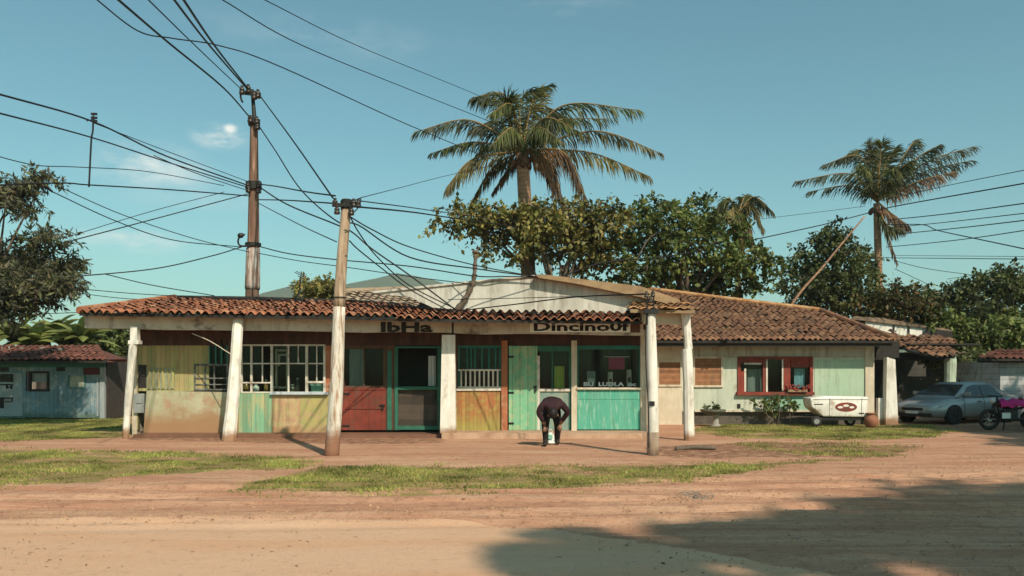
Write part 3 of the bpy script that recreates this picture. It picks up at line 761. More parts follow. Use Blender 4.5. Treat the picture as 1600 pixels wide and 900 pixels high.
sb = part('sign_board', mt['board'], lambda b: b.pbox(828,988,501.5,519,YB-.035,.03))
letters('Dincino0f', 834, 984, 503.5, 517.5, YB-.037, sb, mt['ink'], bold=.03)
part('sign_end', mt['brown'], lambda b: b.pbox(985,1000,499,519.5,YB-.045,.04), sb)
mt['wlet'] = M('white_lettering_paint', (.75,.75,.7), (.6,.6,.56), bump=.05)
letters('BU  LUDLA  oc', 912, 994, 597, 603.5, YW+.024, wt, mt['wlet'], bold=.03)
# ---- things seen inside the shop windows (each stands on the counter shelf)
def shelf_z(py, Y): return Z(py, Y)
yi = 21.76
part('inner_counter', mt['brown'], lambda b: (b.box(X(376,yi), X(512,yi), yi-.12, yi+.2, Z(616,yi), Z(612.5,yi)), b.box(X(380,yi), X(508,yi), yi+.16, yi+.2, .1, Z(616,yi)),
     b.box(X(905,yi), X(1000,yi), yi-.14, yi+.2, Z(608,yi), Z(605,yi)), b.box(X(905,yi), X(1000,yi), yi+.16, yi+.2, .1, Z(608,yi))))
cz = Z(612.5, yi); cz2 = Z(605, yi)
tl = thing('storage_tub', 'mint green plastic tub on the counter at the right end of the grid window', 'tub', (X(497,yi), yi, cz))
b = MB(); b.prism([(X(488,yi),cz),(X(506,yi),cz),(X(508,yi),cz+.2),(X(486.5,yi),cz+.2)], yi-.1, yi+.1); b.build('tub_body', mt['tgreen'], tl)
b = MB(); b.box(X(485.5,yi), X(509,yi), yi-.11, yi+.11, cz+.2, cz+.225); b.build('lid', mt['plastic_w'], tl)
mi = thing('chair_frame', 'cream wooden chair back standing behind the middle of the grid window', 'chair', (X(440,21.98), 21.98, .1))
b = MB(); Yc = 21.98
b.pbox(430,433,545,606,Yc,.04); b.pbox(447,451.5,541,628,Yc,.05); b.pbox(430,451,546,549,Yc-.01,.05); b.pbox(436,447,553,556,Yc-.012,.04); b.pbox(434,437,553,572,Yc-.01,.04)
b.build('backrest', mt['cream'], mi)
b = MB(); b.pbox(428,452,604,607,Yc+.05,.36); b.build('seat', mt['cream'], mi)
for xx in (430, 449):
    b = MB(); b.box(X(xx,Yc)-.02, X(xx,Yc)+.02, Yc+.36, Yc+.4, .1, Z(607,Yc)); b.build('leg', mt['cream'], mi)
for xx in (430, 449):
    b = MB(); b.box(X(xx,Yc)-.018, X(xx,Yc)+.018, Yc+.0, Yc+.035, .1, Z(628,Yc)+.1); b.build('leg', mt['cream'], mi)
mt['jarglass'] = M('amber_jar', (.35,.2,.06), (.25,.15,.05), rough=.2, spec=.5, bump=.03)
mt['jarg2'] = M('dark_bottle', (.04,.05,.04), (.06,.05,.03), rough=.2, spec=.5, bump=.03)
def jar(px, h, r, mat, label, cat='jar', g='jars on the window counter', cap=None, z0=None):
    z0 = cz if z0 is None else z0
    t_ = thing('jar' if cat == 'jar' else 'bottle', label, cat, (X(px,yi), yi, z0), g)
    MB().lathe(Matrix.Translation((X(px,yi), yi, z0)), [(r*.9,0),(r,.02),(r,h*.7),(r*.55,h*.86),(r*.5,h)], 12).build('jar_body' if cat == 'jar' else 'bottle_body', mat, t_, smooth=True)
    MB().lathe(Matrix.Translation((X(px,yi), yi, z0+h)), [(r*.55,-.012),(r*.58,0),(r*.58,.025)], 12).build('lid', cap or mt['bars'], t_)
jar(385,.26,.075,mt['jarglass'],'squat amber jar at the left end of the grid window')
jar(400,.2,.08,mt['plastic_w'],'pale jar beside the squat amber one in the grid window')
jar(416,.3,.06,mt['jarglass'],'tall amber jar in the second bay of the grid window')
jar(465,.34,.055,mt['jarg2'],'dark bottle in the fourth bay of the grid window','bottle')
jar(457,.18,.09,mt['jarg2'],'low dark jar beside the dark bottle in the grid window')
# window 903-1000
yj = 21.72
pt = thing('hanging_cloth', 'magenta cloth hanging in the dark shop window above the lettering', 'cloth', (X(963,yj), yj, Z(575,yj)))
cb = cloth(951,976,558,577,yj-.1,8,.02); cb.build('cloth_sheet', mt['mag'], pt, smooth=True)
b = MB(); b.tube([P(944,557.5,yj-.1), P(984,557.5,yj-.1)], .01, 6); b.build('rail', mt['bars'], pt)
for k, (a, c2, h, lb) in enumerate(((917,930,.42,'pale carton on the shelf at the left of the lettered window'),(950,957,.40,'narrow white carton under the magenta cloth'),(979,986,.46,'tall white carton at the right of the lettered window'))):
    t_ = thing('carton', lb, 'carton', (X((a+c2)/2,yj), yj, cz2), 'cartons in the lettered window')
    b = MB(); b.box(X(a,yj), X(c2,yj), yj-.06, yj+.06, cz2, cz2+h); b.build('carton_body', mt['curtain'] if k == 0 else mt['bars'], t_)
    b = MB(); b.box(X(a,yj)+.02, X(c2,yj)-.02, yj-.063, yj-.06, cz2+h*.3, cz2+h*.55); b.build('paper_label', mt['brown'] if k else mt['bars'], t_)

# ================================================================ right wing: the green cottage
YC = 26.2; YE = 25.5
cot = thing('green_cottage', 'pale green cottage with dark brown tiled hip roof and red framed window', 'house', (7.5, 26.2, 0))
mt['cot'] = M('grey_green_wall', (.52,.545,.45), (.44,.475,.385), scale=1.5, stretch=(1,1,.5), wear=(.34,.32,.24), wear_amt=.15, wear_stretch=(2,2,.5))
mt['cotg'] = M('pale_green_panel', (.34,.46,.33), (.39,.49,.37), scale=1.5, wear=(.36,.44,.32), wear_amt=.15)
mt['cotb'] = M('greyed_eave_band', (.46,.44,.37), (.38,.36,.3), scale=2, wear=(.3,.26,.2), wear_amt=.25, wear_stretch=(3,3,.4))
mt['cott'] = M('mint_band', (.25,.47,.35), (.3,.46,.36), scale=2, wear=(.42,.44,.36), wear_amt=.3)
mt['redf'] = M('red_window_paint', (.27,.045,.03), (.17,.035,.025), scale=5, wear=(.12,.05,.035), wear_amt=.25)
mt['base'] = M('dark_stone_base', (.12,.10,.08), (.07,.06,.05), scale=4, bump=.5)
mt['brick'] = M('brown_brick', (.30,.14,.07), (.22,.10,.05), scale=6, plank=('Z',.09), pvar=.25)
cp = lambda name, mat, fn, parent=cot, **k: part(name, mat, fn, parent, **k)
x0, x1 = 3.5, X(1366, YC)
def cwall(b):
    b.box(x0, X(1153,YC), YC, YC+.14, .42, 2.75); b.box(X(1270,YC), x1-.3, YC, YC+.14, .42, 2.75)
    b.pbox(1153,1270,531,558,YC,.14); b.box(X(1153,YC), X(1270,YC), YC, YC+.14, .42, Z(617,YC))
    b.box(x1-.3, x1-.16, YC+.002, YC+6, .42, 2.75); b.box(x0, x1-.3, YC+5.9, YC+6.04, .42, 2.75)
cp('wall', mt['cot'], cwall)
cp('wall_panel', mt['cream'], lambda b: b.pbox(1008,1066,532,672,YC-.02,.03), label='sunlit beige wall end')
cp('wall_panel', mt['cotb'], lambda b: b.pbox(1085,1352,531,559,YC-.012,.02), label='beige band under the eaves')
cp('wall_panel', mt['cotg'], lambda b: b.pbox(1273,1352,562,640,YC-.012,.02), label='flat pale green panel')
cp('wall_panel', mt['cott'], lambda b: b.pbox(1196,1272.6,619,642,YC-.01,.02), label='mint band under the red window')
cp('base', mt['base'], lambda b: b.box(x0, x1-.2, YC+.1, YC+.3, -.1, .45))
cp('sill_beam', mt['cream'], lambda b: b.box(X(1085,YC), x1-.2, YC-.03, YC+.12, .4, .46))
cp('corner_post', mt['cream'], lambda b: b.box(X(1352,YC-.05), X(1366,YC-.05), YC-.06, YC+.16, -.05, 2.72))
def cwin(px0, px1, py0, py1, lb):
    s = cp('shutter', mt['brick'], lambda b: b.pbox(px0,px1,py0,py1,YC-.03,.03), label=lb)
    cp('shutter_frame', mt['cream'], lambda b: (b.pbox(px0-3,px0,py0-3,py1+3,YC-.05,.06), b.pbox(px1,px1+3,py0-3,py1+3,YC-.05,.06), b.pbox(px0,px1,py0-3,py0,YC-.046,.06), b.pbox(px0,px1,py1,py1+3,YC-.06,.07)), s)
cwin(1086,1127,560,602,'brown louvred shutter left of the red window')
cwin(1030,1063,566,601,'brown louvred shutter in the beige wall end')
cg = cp('window', mt['glass'], lambda b: b.pbox(1156,1267,561,614,YC+.05,.008), label='wide three-part window with red frame')
cp('window_frame', mt['redf'], lambda b: (b.pbox(1153,1157.5,557,617,YC-.05,.14), b.pbox(1266,1270.5,557,617,YC-.05,.14), b.pbox(1157.5,1266,557,561.5,YC-.045,.13),
   b.pbox(1152,1273,612.5,617.5,YC-.14,.22), b.pbox(1192,1196,561,613,YC-.03,.09), b.pbox(1224,1235,561,613,YC-.03,.09), b.pbox(1157,1163,580,613,YC-.06,.05), b.pbox(1236,1266,561,574,YC+.0,.04),b.pbox(1157,1192,561,567,YC+.0,.04)), cg)
cp('sash', mt['bars'], lambda b: (b.pbox(1163,1166,576,612,YC-.02,.05), b.pbox(1197,1199.6,561,613,YC-.036,.05), b.pbox(1222,1224.4,561,612,YC-.03,.05), b.pbox(1163,1190,567,569.5,YC-.02,.05)), cg)
cloth(1168,1190,577,612,YC+.25,8,.02).build('curtain', mt['curtain'], cg, smooth=True)
cloth(1241,1258,576,606,YC+.2,8,.02).build('curtain', M('sky_blue_curtain', (.25,.42,.5), (.2,.35,.42)), cg, smooth=True)
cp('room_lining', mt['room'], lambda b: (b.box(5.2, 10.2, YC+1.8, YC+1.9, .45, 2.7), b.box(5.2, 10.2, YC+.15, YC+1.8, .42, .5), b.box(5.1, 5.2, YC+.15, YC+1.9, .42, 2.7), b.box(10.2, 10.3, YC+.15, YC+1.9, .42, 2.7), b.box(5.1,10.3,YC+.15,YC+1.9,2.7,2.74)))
# hip roof
plw = (25.5, 2.66, .4, 0)
rw, pw = tile_roof(cot, [(890,531),(1397,531),(1282,487),(1120,467.5),(1000,452),(890,439)], plw, .195, .30, mt['rtile2'], mt['dark'], amp=.032, jit=.014)
C1 = on_plane(1397,531,plw); C2 = on_plane(1282,487,plw); C3 = on_plane(1000,452,plw); C4 = on_plane(890,439,plw)
cp('ridge_tile', mt['rtile4'], lambda b: [b.tube([a.lerp(c, i/12)+Vector((0,0,.05)), a.lerp(c, (i+1.1)/12)+Vector((0,0,.075))], [.085,.07], 8) for a, c in ((C2, on_plane(1120,467.5,plw)), (on_plane(1120,467.5,plw), C3)) for i in range(12)], rw)
cp('ridge_tile', mt['rtile2'], lambda b: [b.tube([C1.lerp(C2, i/9)+Vector((0,0,.04)), C1.lerp(C2, (i+1.1)/9)+Vector((0,0,.06))], [.1,.085], 8) for i in range(9)], rw)
def hipback(b):
    e = Vector((C1.x+.1, 33, 2.66)); b.quad(C1, e, C3 + Vector((.2, 2, .05)), C3, C2)
    b.quad(C3, C3 + Vector((.2, 2, .05)), C4 + Vector((0, 2, .05)), C4); b.quad(C3 + Vector((.2,2,.05)), e, Vector((-1, 36, 2.66)), C4 + Vector((0,2,.05)))
cp('roof_back', mt['rtile2'], hipback, rw)
cp('fascia', mt['dark'], lambda b: (b.box(3.55, C1.x-.02, 25.52, 25.56, 2.44, 2.62), b.box(3.55, C1.x-.05, 25.58, 26.18, 2.56, 2.6)), rw)

# flowers on the sill
fl = thing('flower_trough', 'trough of red flowers on the sill of the red framed window', 'flowers', (X(1240,26.0), 26.02, Z(612.5,26.05)))
b = MB(); b.pbox(1232,1262,609,612.4,25.98,.1); b.build('trough', mt['barge'], fl)
b = MB()
for i in range(60):
    p = P(random.uniform(1226,1264), random.uniform(602,611), 25.97 + random.random()*.12); p.z = max(p.z, Z(612,26))
    b.ball(p, random.uniform(.02,.045), 6, 4)
b.build('flowers', leaf_mat('red_petals', [(.4,.03,.03),(.5,.08,.05),(.25,.03,.05),(.12,.12,.04)]), fl)

# ================================================================ leaf clouds and trees
def leaves(centers, n, size, flat=.5, spread=1.0, elong=1.6, per=20, slen=.75, lift=.1):
    """n leaf faces on short leafy twigs spread through ellipsoids [(c, (rx,ry,rz), weight)]"""
    wts = np.array([w_ for _, _, w_ in centers], float); wts /= wts.sum()
    cc = np.array([tuple(c) for c, _, _ in centers]); rr = np.array([r for _, r, _ in centers], float)
    ns = max(6, n // per); ci = rng.choice(len(centers), ns, p=wts)
    d = rng.normal(size=(ns, 3)); d /= np.linalg.norm(d, axis=1)[:, None]
    root = cc[ci] + d * rr[ci] * (rng.random((ns, 1)) ** .5) * spread * .88
    ax = d * np.array([1, 1, .5]) + rng.normal(size=(ns, 3)) * .45 + np.array([0, 0, lift]); ax /= np.linalg.norm(ax, axis=1)[:, None]
    ln = slen * rng.uniform(.45, 1.35, ns) * np.minimum(1, rr[ci].max(1) / .9)
    pick = rng.integers(0, ns, n); k = rng.random(n) ** .75
    p = root[pick] + ax[pick] * (ln[pick] * k)[:, None] - np.array([0, 0, 1.]) * (ln[pick] * k * k * .3)[:, None]
    a = rng.normal(size=(n, 3)) * .75 + ax[pick] * .5 + np.array([0, 0, -.35]); a /= np.linalg.norm(a, axis=1)[:, None]
    nrm = rng.normal(size=(n, 3)) * .6 + np.array([0, -.15, flat * 1.5]); nrm -= a * (nrm * a).sum(1)[:, None]; nrm /= np.linalg.norm(nrm, axis=1)[:, None]
    b = np.cross(nrm, a); s = (size * rng.uniform(.45, 1.5, n))[:, None]
    p = p + rng.normal(size=(n, 3)) * size * .6
    v = np.stack([p, p + a * s * elong * .45 + b * s * .5, p + a * s * elong - nrm * s * .2, p + a * s * elong * .45 - b * s * .5], 1)
    return v.reshape(-1, 3), np.arange(n * 4).reshape(-1, 4), root
mt['bark'] = M('grey_brown_bark', (.16,.12,.09), (.09,.07,.05), scale=6, stretch=(2,2,.5), bump=.7)
mt['barkl'] = M('pale_bark', (.30,.26,.21), (.18,.15,.12), scale=5, stretch=(2,2,.5), bump=.5)
mt['palmbark'] = M('ringed_palm_bark', (.36,.21,.13), (.26,.14,.085), scale=4, stretch=(1,1,4), plank=('Z',.16), pvar=.18, bump=.6)
def tree(name, label, cat, base, pix, Y, n0, size0, mat, trunk_r=.2, flat=.5, dep=None, bark='bark', group='trees behind the houses', limbs=7, elong=1.6, spread=1.0, stems=None, dens=1.25, per=20, slen=.7, size_k=.6, lift=.1, rk=.86):
    t_ = thing(name, label, cat, base, group); n = int(n0 * dens); size = size0 * size_k
    cs = []
    for q in pix:
        px, py, rx, ry = q[:4]; dy = q[4] if len(q) > 4 else random.uniform(-.8, .8)
        c = P(px, py, Y + dy); k = (Y + dy) / FPX
        cs.append((c, (rx * k * rk, max(.5, (dep or (rx + ry) * .5) * k), ry * k * rk), rx * ry))
    v, f, clp = leaves(cs, n, size, flat, spread, elong, per, slen, lift)
    mesh_np('crown', v, f, mat, t_)
    b = MB(); B_ = Vector(base)
    top = sum((c * w_ for c, _, w_ in cs), Vector((0,0,0))) / sum(w_ for _, _, w_ in cs)
    fork = B_.lerp(Vector((top.x, top.y, top.z)), .62)
    starts = stems or [(B_, fork)]
    for s0, s1 in starts:
        b.tube(spline([s0 - Vector((0,0,.2)), s0.lerp(s1, .5) + Vector((random.gauss(0,.15), 0, 0)), s1], 6), [trunk_r * (1 - .035*i) for i in range(13)], 9)
    order = sorted(cs, key=lambda c: -c[2])[:limbs]
    for c, r, w_ in order:
        s1 = min(starts, key=lambda s: (s[1]-c).length)[1]
        mid = s1.lerp(c, .5) + Vector((random.gauss(0,.25), random.gauss(0,.2), random.uniform(.0,.3)))
        pts = spline([s1, mid, c], 5)
        b.tube(pts, [trunk_r*.42*(1 - i/len(pts))+.012 for i in range(len(pts))], 6)
        for j in range(3):
            q = Vector(clp[rng.integers(0, len(clp))])
            if (q - c).length < 2.5*max(r): b.tube(spline([c.lerp(mid, .3), c.lerp(q, .5)+Vector((0,0,.1)), q], 4), [.04*(1-i/12)+.008 for i in range(9)], 5)
    b.build('trunk', mt[bark], t_, smooth=True)
    return t_
mt['lf_olive'] = leaf_mat('olive_leaves', [(.06,.075,.02),(.15,.155,.04),(.24,.20,.055),(.10,.105,.03),(.27,.19,.07)])
mt['lf_green'] = leaf_mat('mid_green_leaves', [(.04,.065,.017),(.09,.13,.03),(.15,.175,.045),(.06,.09,.022),(.19,.17,.055)])
mt['lf_dark'] = leaf_mat('dark_green_leaves', [(.028,.042,.015),(.068,.088,.028),(.12,.13,.042),(.045,.06,.022)])
mt['lf_purple'] = leaf_mat('dusky_needles', [(.04,.045,.032),(.075,.08,.045),(.13,.14,.05),(.055,.055,.045),(.16,.125,.07)])
mt['lf_banana'] = leaf_mat('banana_leaves', [(.06,.10,.018),(.13,.17,.035),(.21,.23,.07),(.05,.075,.02)], .35)

TA = 30.5
tree('spreading_tree', 'thin spreading olive tree with sky gaps, under the big palm behind the white gable', 'tree', (X(905,TA), TA, 0),
     [(735,342,52,12),(700,352,30,7),(720,330,30,6),(770,338,60,8),(840,352,60,12),(765,365,36,16),(800,340,50,20),(830,368,44,22),(850,338,50,16),(765,392,24,9),(885,352,48,24),(812,400,16,8),(870,392,40,16),(915,372,42,24),(930,400,30,20),(905,420,20,10),(900,335,45,14),(945,345,40,20)],
     TA, 7800, .19, mt['lf_olive'], .16, limbs=11, flat=.6, dens=1.4, per=18, slen=.75, rk=.88)
tree('broadleaf_tree', 'dense rounded green tree between the two palms behind the brown roof', 'tree', (X(1080,TA+1), TA+1, 0),
     [(990,345,44,28),(960,385,42,30),(1010,385,52,32),(1040,340,50,26),(1085,335,44,26),(1075,375,56,32),(1125,362,40,30),(1158,398,46,28,-.9),(1120,405,60,26),(1010,420,50,22),(1060,430,60,24),(1190,410,36,26),(1150,440,60,24),(970,430,40,16),(1100,455,70,16),(1020,318,24,10),(1095,318,26,10)],
     TA+1, 15000, .19, mt['lf_green'], .2, limbs=12, dens=.85, rk=.78)
tree('conifer_tree', 'dark pyramid shaped tree standing left of the right palm', 'tree', (X(1290,36), 36, 0),
     [(1318,355,14,12),(1300,372,30,16),(1270,395,34,18),(1320,395,36,22),(1250,420,34,18),(1300,425,52,22),(1350,420,26,30),(1245,448,36,18),(1300,455,60,20),(1270,475,60,14),(1350,460,36,24)],
     36, 11000, .17, mt['lf_dark'], .22, dens=1.0, rk=.78)
tree('leafy_tree', 'tall dark tree with pale branches at the right edge behind the garage', 'tree', (X(1560,42), 42, 0),
     [(1590,432,44,20),(1550,445,46,24),(1500,462,40,24),(1600,465,50,28),(1540,485,56,28),(1470,470,36,18),(1610,505,50,28),(1500,500,50,22),(1440,468,30,14),(1600,540,50,20)],
     42, 12500, .22, mt['lf_dark'], .28, bark='barkl', dens=1.0, limbs=10)
tree('bushy_tree', 'bright green bushy tree behind the carport roof', 'tree', (X(1530,34), 34, 0),
     [(1500,520,36,18),(1550,525,44,22),(1590,520,40,22),(1520,545,40,16),(1570,548,44,14),(1470,500,30,14),(1600,500,30,14)],
     34, 6500, .2, mt['lf_green'], .18)
tree('bushy_tree', 'low bushes with rusty leaves between the right palm and the brown roof', 'tree', (X(1375,34.5), 34.5, 0),
     [(1340,478,30,12),(1385,470,34,16),(1430,480,36,14),(1410,455,24,12),(1360,495,36,10),(1450,495,30,12)],
     34.5, 4200, .18, leaf_mat('rusty_leaves', [(.05,.065,.018),(.10,.10,.03),(.17,.085,.035),(.04,.05,.016),(.08,.095,.03)]), .14)
tree('hedge_tree', 'dark leafy bush growing in the shade behind the carport post', 'bush', (X(1545,31.5), 31.5, 0),
     [(1520,590,40,22),(1560,590,34,26),(1530,625,44,26),(1470,560,20,14),(1510,560,34,12),(1560,565,30,14)], 31.5, 4200, .17, mt['lf_dark'], .1)
tree('bushy_tree', 'small bluish green bush filling the gap between blue shed and porch', 'tree', (X(165,37), 37, 0),
     [(165,520,34,14),(150,540,34,12),(190,538,24,16),(205,520,20,10),(120,545,30,10)], 37, 4200, .17, mt['lf_green'], .1, group='trees at the sides')
tree('feathery_tree', 'dusky feathery tree at the left edge beside the blue shed', 'tree', (X(-95,24), 24, 0),
     [(30,290,44,10),(70,278,24,7),(10,308,34,10),(45,318,18,6),(60,374,40,5),(30,395,46,9),(85,365,22,4),(60,418,60,13),(105,412,26,9),(40,440,66,16),(95,440,30,10),(20,465,40,14),(60,470,22,7),(5,495,24,10),(-40,300,50,16),(-50,440,60,36)],
     24, 11500, .125, mt['lf_purple'], .13, flat=.3, limbs=14, elong=3.6, dens=1.9, per=26, slen=.8, size_k=.42, lift=-.05, rk=.72, group='trees at the sides')
tree('small_tree', 'little dark round tree poking above the porch roof between the wooden poles', 'tree', (X(490,38), 38, 0),
     [(478,448,18,8),(500,450,22,12),(522,452,16,14),(470,440,8,4),(505,465,24,8)], 38, 2600, .17, mt['lf_olive'], .1)

# banana plants behind the blue shed
def blade(b, base, tip, wid, sag, n=7, fold=.35):
    base, tip = Vector(base), Vector(tip); ax = (tip - base); side = ax.cross(Vector((0,0,1)))
    side = side.normalized() if side.length > 1e-4 else Vector((1,0,0))
    vs = []; fs = []
    for i in range(n+1):
        k = i/n; p = base.lerp(tip, k) + Vector((0,0, sag*(k - k*k)*4 - sag*.7*k*k))
        w_ = wid * math.sin(math.pi * min(1, .12 + .88*k)) ** .7 if k < 1 else 0.004
        vs += [p - side*w_ - Vector((0,0,fold*w_)), p, p + side*w_ - Vector((0,0,fold*w_))]
    for i in range(n):
        fs += [(3*i, 3*i+1, 3*i+4, 3*i+3), (3*i+1, 3*i+2, 3*i+5, 3*i+4)]
    b.add(vs, fs)
for k, (px, hh, lb) in enumerate(((18,4.0,'banana plant behind the left part of the blue shed roof'),(75,4.2,'yellowish banana plant above the middle of the blue shed'),(130,3.9,'banana plant beside the porch roof end'),(-30,4.2,'banana plant at the left edge behind the blue shed'),(48,3.6,'short banana plant between two taller ones behind the blue shed'),(104,3.7,'pale banana plant behind the right part of the blue shed roof'))):
    Yb = 33 + (k % 2)
    t_ = thing('banana_plant', lb, 'plant', (X(px,Yb), Yb, 0), 'banana plants behind the blue shed')
    MB().tube(spline([(X(px,Yb),Yb,-.1),(X(px,Yb)+.1,Yb,hh*.4),(X(px,Yb),Yb,hh*.75)],5), [.16-.008*i for i in range(11)], 8).build('stem', mt['barkl'], t_, smooth=True)
    for i in range(20):
        a = i*2.4 + k; el = random.uniform(-.1,1.0); L = random.uniform(1.1,1.9)
        b = MB(); o_ = Vector((X(px,Yb), Yb, hh*.72+random.uniform(0,.2)))
        blade(b, o_, o_ + Vector((math.cos(a)*L*math.cos(el), math.sin(a)*L*math.cos(el)*.8, L*math.sin(el)*.75)), random.uniform(.2,.3), .22)
        b.build('leaf', mt['lf_banana'], t_, smooth=True)

# palms
mt['fr_green'] = leaf_mat('palm_leaflets', [(.03,.045,.012),(.06,.075,.02),(.10,.10,.03),(.04,.05,.018)], .25)
mt['fr_yel'] = leaf_mat('yellowing_leaflets', [(.09,.085,.022),(.16,.12,.035),(.07,.075,.02),(.2,.15,.06)], .25)
mt['fr_dry'] = leaf_mat('dry_leaflets', [(.13,.075,.035),(.2,.115,.055),(.09,.05,.028),(.24,.16,.09)], .2)
mt['fr_grey'] = leaf_mat('grey_green_leaflets', [(.025,.035,.016),(.045,.055,.028),(.07,.075,.04)], .2)
mt['rachis'] = M('frond_rib', (.24,.15,.06), (.18,.13,.05), bump=.1)
def frond(par, pts, mat, ll=.65, droop=.8, n=74, w_=.02, fade0=.12, r0=.045):
    sp_ = spline(pts, 10); b = MB()
    b.tube(sp_, [r0*(1-i/(len(sp_)))+.006 for i in range(len(sp_))], 6)
    rb = b.build('frond', mt['rachis'], par, smooth=True)
    V = []; F_ = []; ph = random.random()*6
    m_ = len(sp_) - 1
    for i in range(n):
        k = fade0 + (1-fade0) * (i + random.random()*.6) / n; k = min(k, .995)
        q = k * m_; j = int(q); p = sp_[j].lerp(sp_[min(j+1, m_)], q - j)
        tg = (sp_[min(j+1, m_)] - sp_[max(j-1, 0)]).normalized()
        sd = tg.cross(Vector((0,0,1)))
        sd = sd.normalized() if sd.length > .05 else Vector((1,0,0))
        L = ll * (.35 + .65*math.sin(math.pi*min(1, .15 + .8*k))) * random.uniform(.75,1.15)
        for s in (-1, 1):
            if random.random() < (.07 if math.sin(i*.37+len(sp_)+ph) > -.55 else .55): continue
            d = (sd*s*(1-droop*.55) + tg*(.55+.3*k) + Vector((0,0,-droop*random.uniform(.6,1.25))) + Vector((random.gauss(0,.2), random.gauss(0,.2), random.gauss(0,.2))) + Vector((.12*math.sin(i*.5+ph),0,0))).normalized()
            e = (d + Vector((0,0,-.55*droop-.15))).normalized()
            wv = d.cross(Vector((random.gauss(0,.4), 1 + random.gauss(0,.3), random.gauss(0,.3))))
            wv = wv.normalized() * w_ if wv.length > .05 else Vector((w_,0,0))
            a0 = len(V); mid = p + d*L*.55; end = mid + e*L*.5
            V += [p - wv*.6, p + wv*.6, mid + wv, mid - wv, end + wv*.15, end - wv*.15]
            F_ += [(a0, a0+1, a0+2, a0+3), (a0+3, a0+2, a0+4, a0+5)]
    mesh_np('leaflets', [tuple(v) for v in V], F_, mat, rb)
def palm(label, hub, base, Y, fr, tr, ll, wl=.026):
    t_ = thing('palm_tree', label, 'palm tree', base, 'coconut palms')
    H = P(hub[0], hub[1], Y)
    B_ = Vector(base); mid = B_.lerp(H, .5) + Vector((.12, 0, 0))
    pts = spline([B_ - Vector((0,0,.2)), mid, H], 10)
    MB().tube(pts, [tr[0] + (tr[1]-tr[0])*i/20 for i in range(21)], 12).build('trunk', mt['palmbark'], t_, smooth=True)
    for f in fr:
        cx, cy, tx, ty, dy, mk = f[:6]; k2 = f[6] if len(f) > 6 else {}
        frond(t_, [H + Vector((0,0,.1)), P(cx, cy, Y + dy*.55), P(tx, ty, Y + dy)], mt[mk], ll=k2.get('ll', ll)*1.18, droop=k2.get('dr', .85)*1.08, n=int(k2.get('n', 46)*2.1), w_=wl*.8)
    b = MB()
    for i in range(9):
        a = i*2.4; b.ball(H + Vector((math.cos(a)*.28, math.sin(a)*.28, -.25 - .12*(i % 3))), .11, 8, 6, (1,1,1.25))
    b.build('fruit', mt['rust'] if False else mt['brown'], t_, smooth=True)
    return t_
Y1p = 32.0
palm('big coconut palm with drooping yellow and brown fronds rising behind the white gable', (816,240), (X(822,Y1p)+.1, Y1p, 0), Y1p, [
    (735,188,648,206,-.6,'fr_grey'), (740,222,672,240,.3,'fr_green',{'ll':.5}), (740,248,698,292,-.6,'fr_yel',{'ll':.85,'dr':1.1}), (770,262,735,318,.5,'fr_yel',{'ll':.6,'dr':1.1}),
    (790,150,738,152,.4,'fr_green',{'ll':.8,'dr':.95}), (800,165,770,175,-1.6,'fr_green',{'dr':.7}), (815,155,862,132,.5,'fr_green',{'dr':.5}), (835,165,900,190,1.8,'fr_green',{'dr':.8}),
    (880,165,1000,172,-.8,'fr_green',{'ll':.85,'dr':.8}), (862,190,960,185,1.0,'fr_green',{'ll':.7}), (930,205,1035,240,.2,'fr_yel',{'ll':.6,'dr':1.15}), (920,238,1016,276,.6,'fr_yel',{'ll':.7,'dr':1.1}),
    (880,238,915,308,-.8,'fr_dry',{'ll':.95,'dr':1.1,'n':52}), (860,250,880,322,-.3,'fr_dry',{'ll':.8,'dr':1.2}), (850,250,868,300,1.0,'fr_dry',{'ll':.8,'dr':1.2}), (800,200,770,225,-2.2,'fr_green'), (840,200,870,215,-2.4,'fr_green'),
    (780,190,740,200,2.4,'fr_grey'), (790,170,800,150,-.4,'fr_green',{'dr':.35}), (830,165,842,140,.9,'fr_yel',{'dr':.4}), (850,185,905,205,-1.9,'fr_green'), (800,255,770,300,1.2,'fr_dry',{'ll':.5,'dr':1.2}), (800,210,745,240,1.8,'fr_grey')],
    (.33,.24), .72)
Y2p = 38.0
palm('tall thin palm at the right whose trunk rises behind the brown tiled roof', (1370,318), (X(1368,Y2p), Y2p, 0), Y2p, [
    (1330,272,1240,284,-.4,'fr_grey',{'ll':.6}), (1330,290,1262,300,.6,'fr_grey',{'ll':.6,'n':30}), (1345,245,1285,258,-.3,'fr_grey',{'ll':.6}), (1350,238,1312,248,1.0,'fr_green'),
    (1362,250,1358,222,0,'fr_yel',{'dr':.4}), (1375,250,1378,222,-.5,'fr_green',{'dr':.35}), (1385,255,1400,230,.5,'fr_green',{'dr':.4}), (1400,270,1425,250,-.8,'fr_green'), (1372,260,1366,235,1.2,'fr_yel',{'dr':.4}), (1390,270,1398,262,-1.6,'fr_green'),
    (1415,240,1430,218,.5,'fr_grey',{'ll':.7}), (1430,250,1470,225,-.4,'fr_grey',{'ll':.7}), (1445,255,1524,228,.2,'fr_grey',{'ll':.75}), (1440,270,1520,250,1.0,'fr_grey',{'ll':.7}), (1430,285,1490,268,-.3,'fr_dry',{'ll':.7}),
    (1395,335,1420,352,0,'fr_dry',{'ll':.7,'dr':1.0}), (1385,350,1410,358,-.8,'fr_green',{'ll':.6,'dr':1.1}), (1386,362,1402,412,.5,'fr_dry',{'ll':.45,'dr':1.2,'n':24}), (1352,270,1345,255,-1.4,'fr_green')],
    (.2,.15), .66)
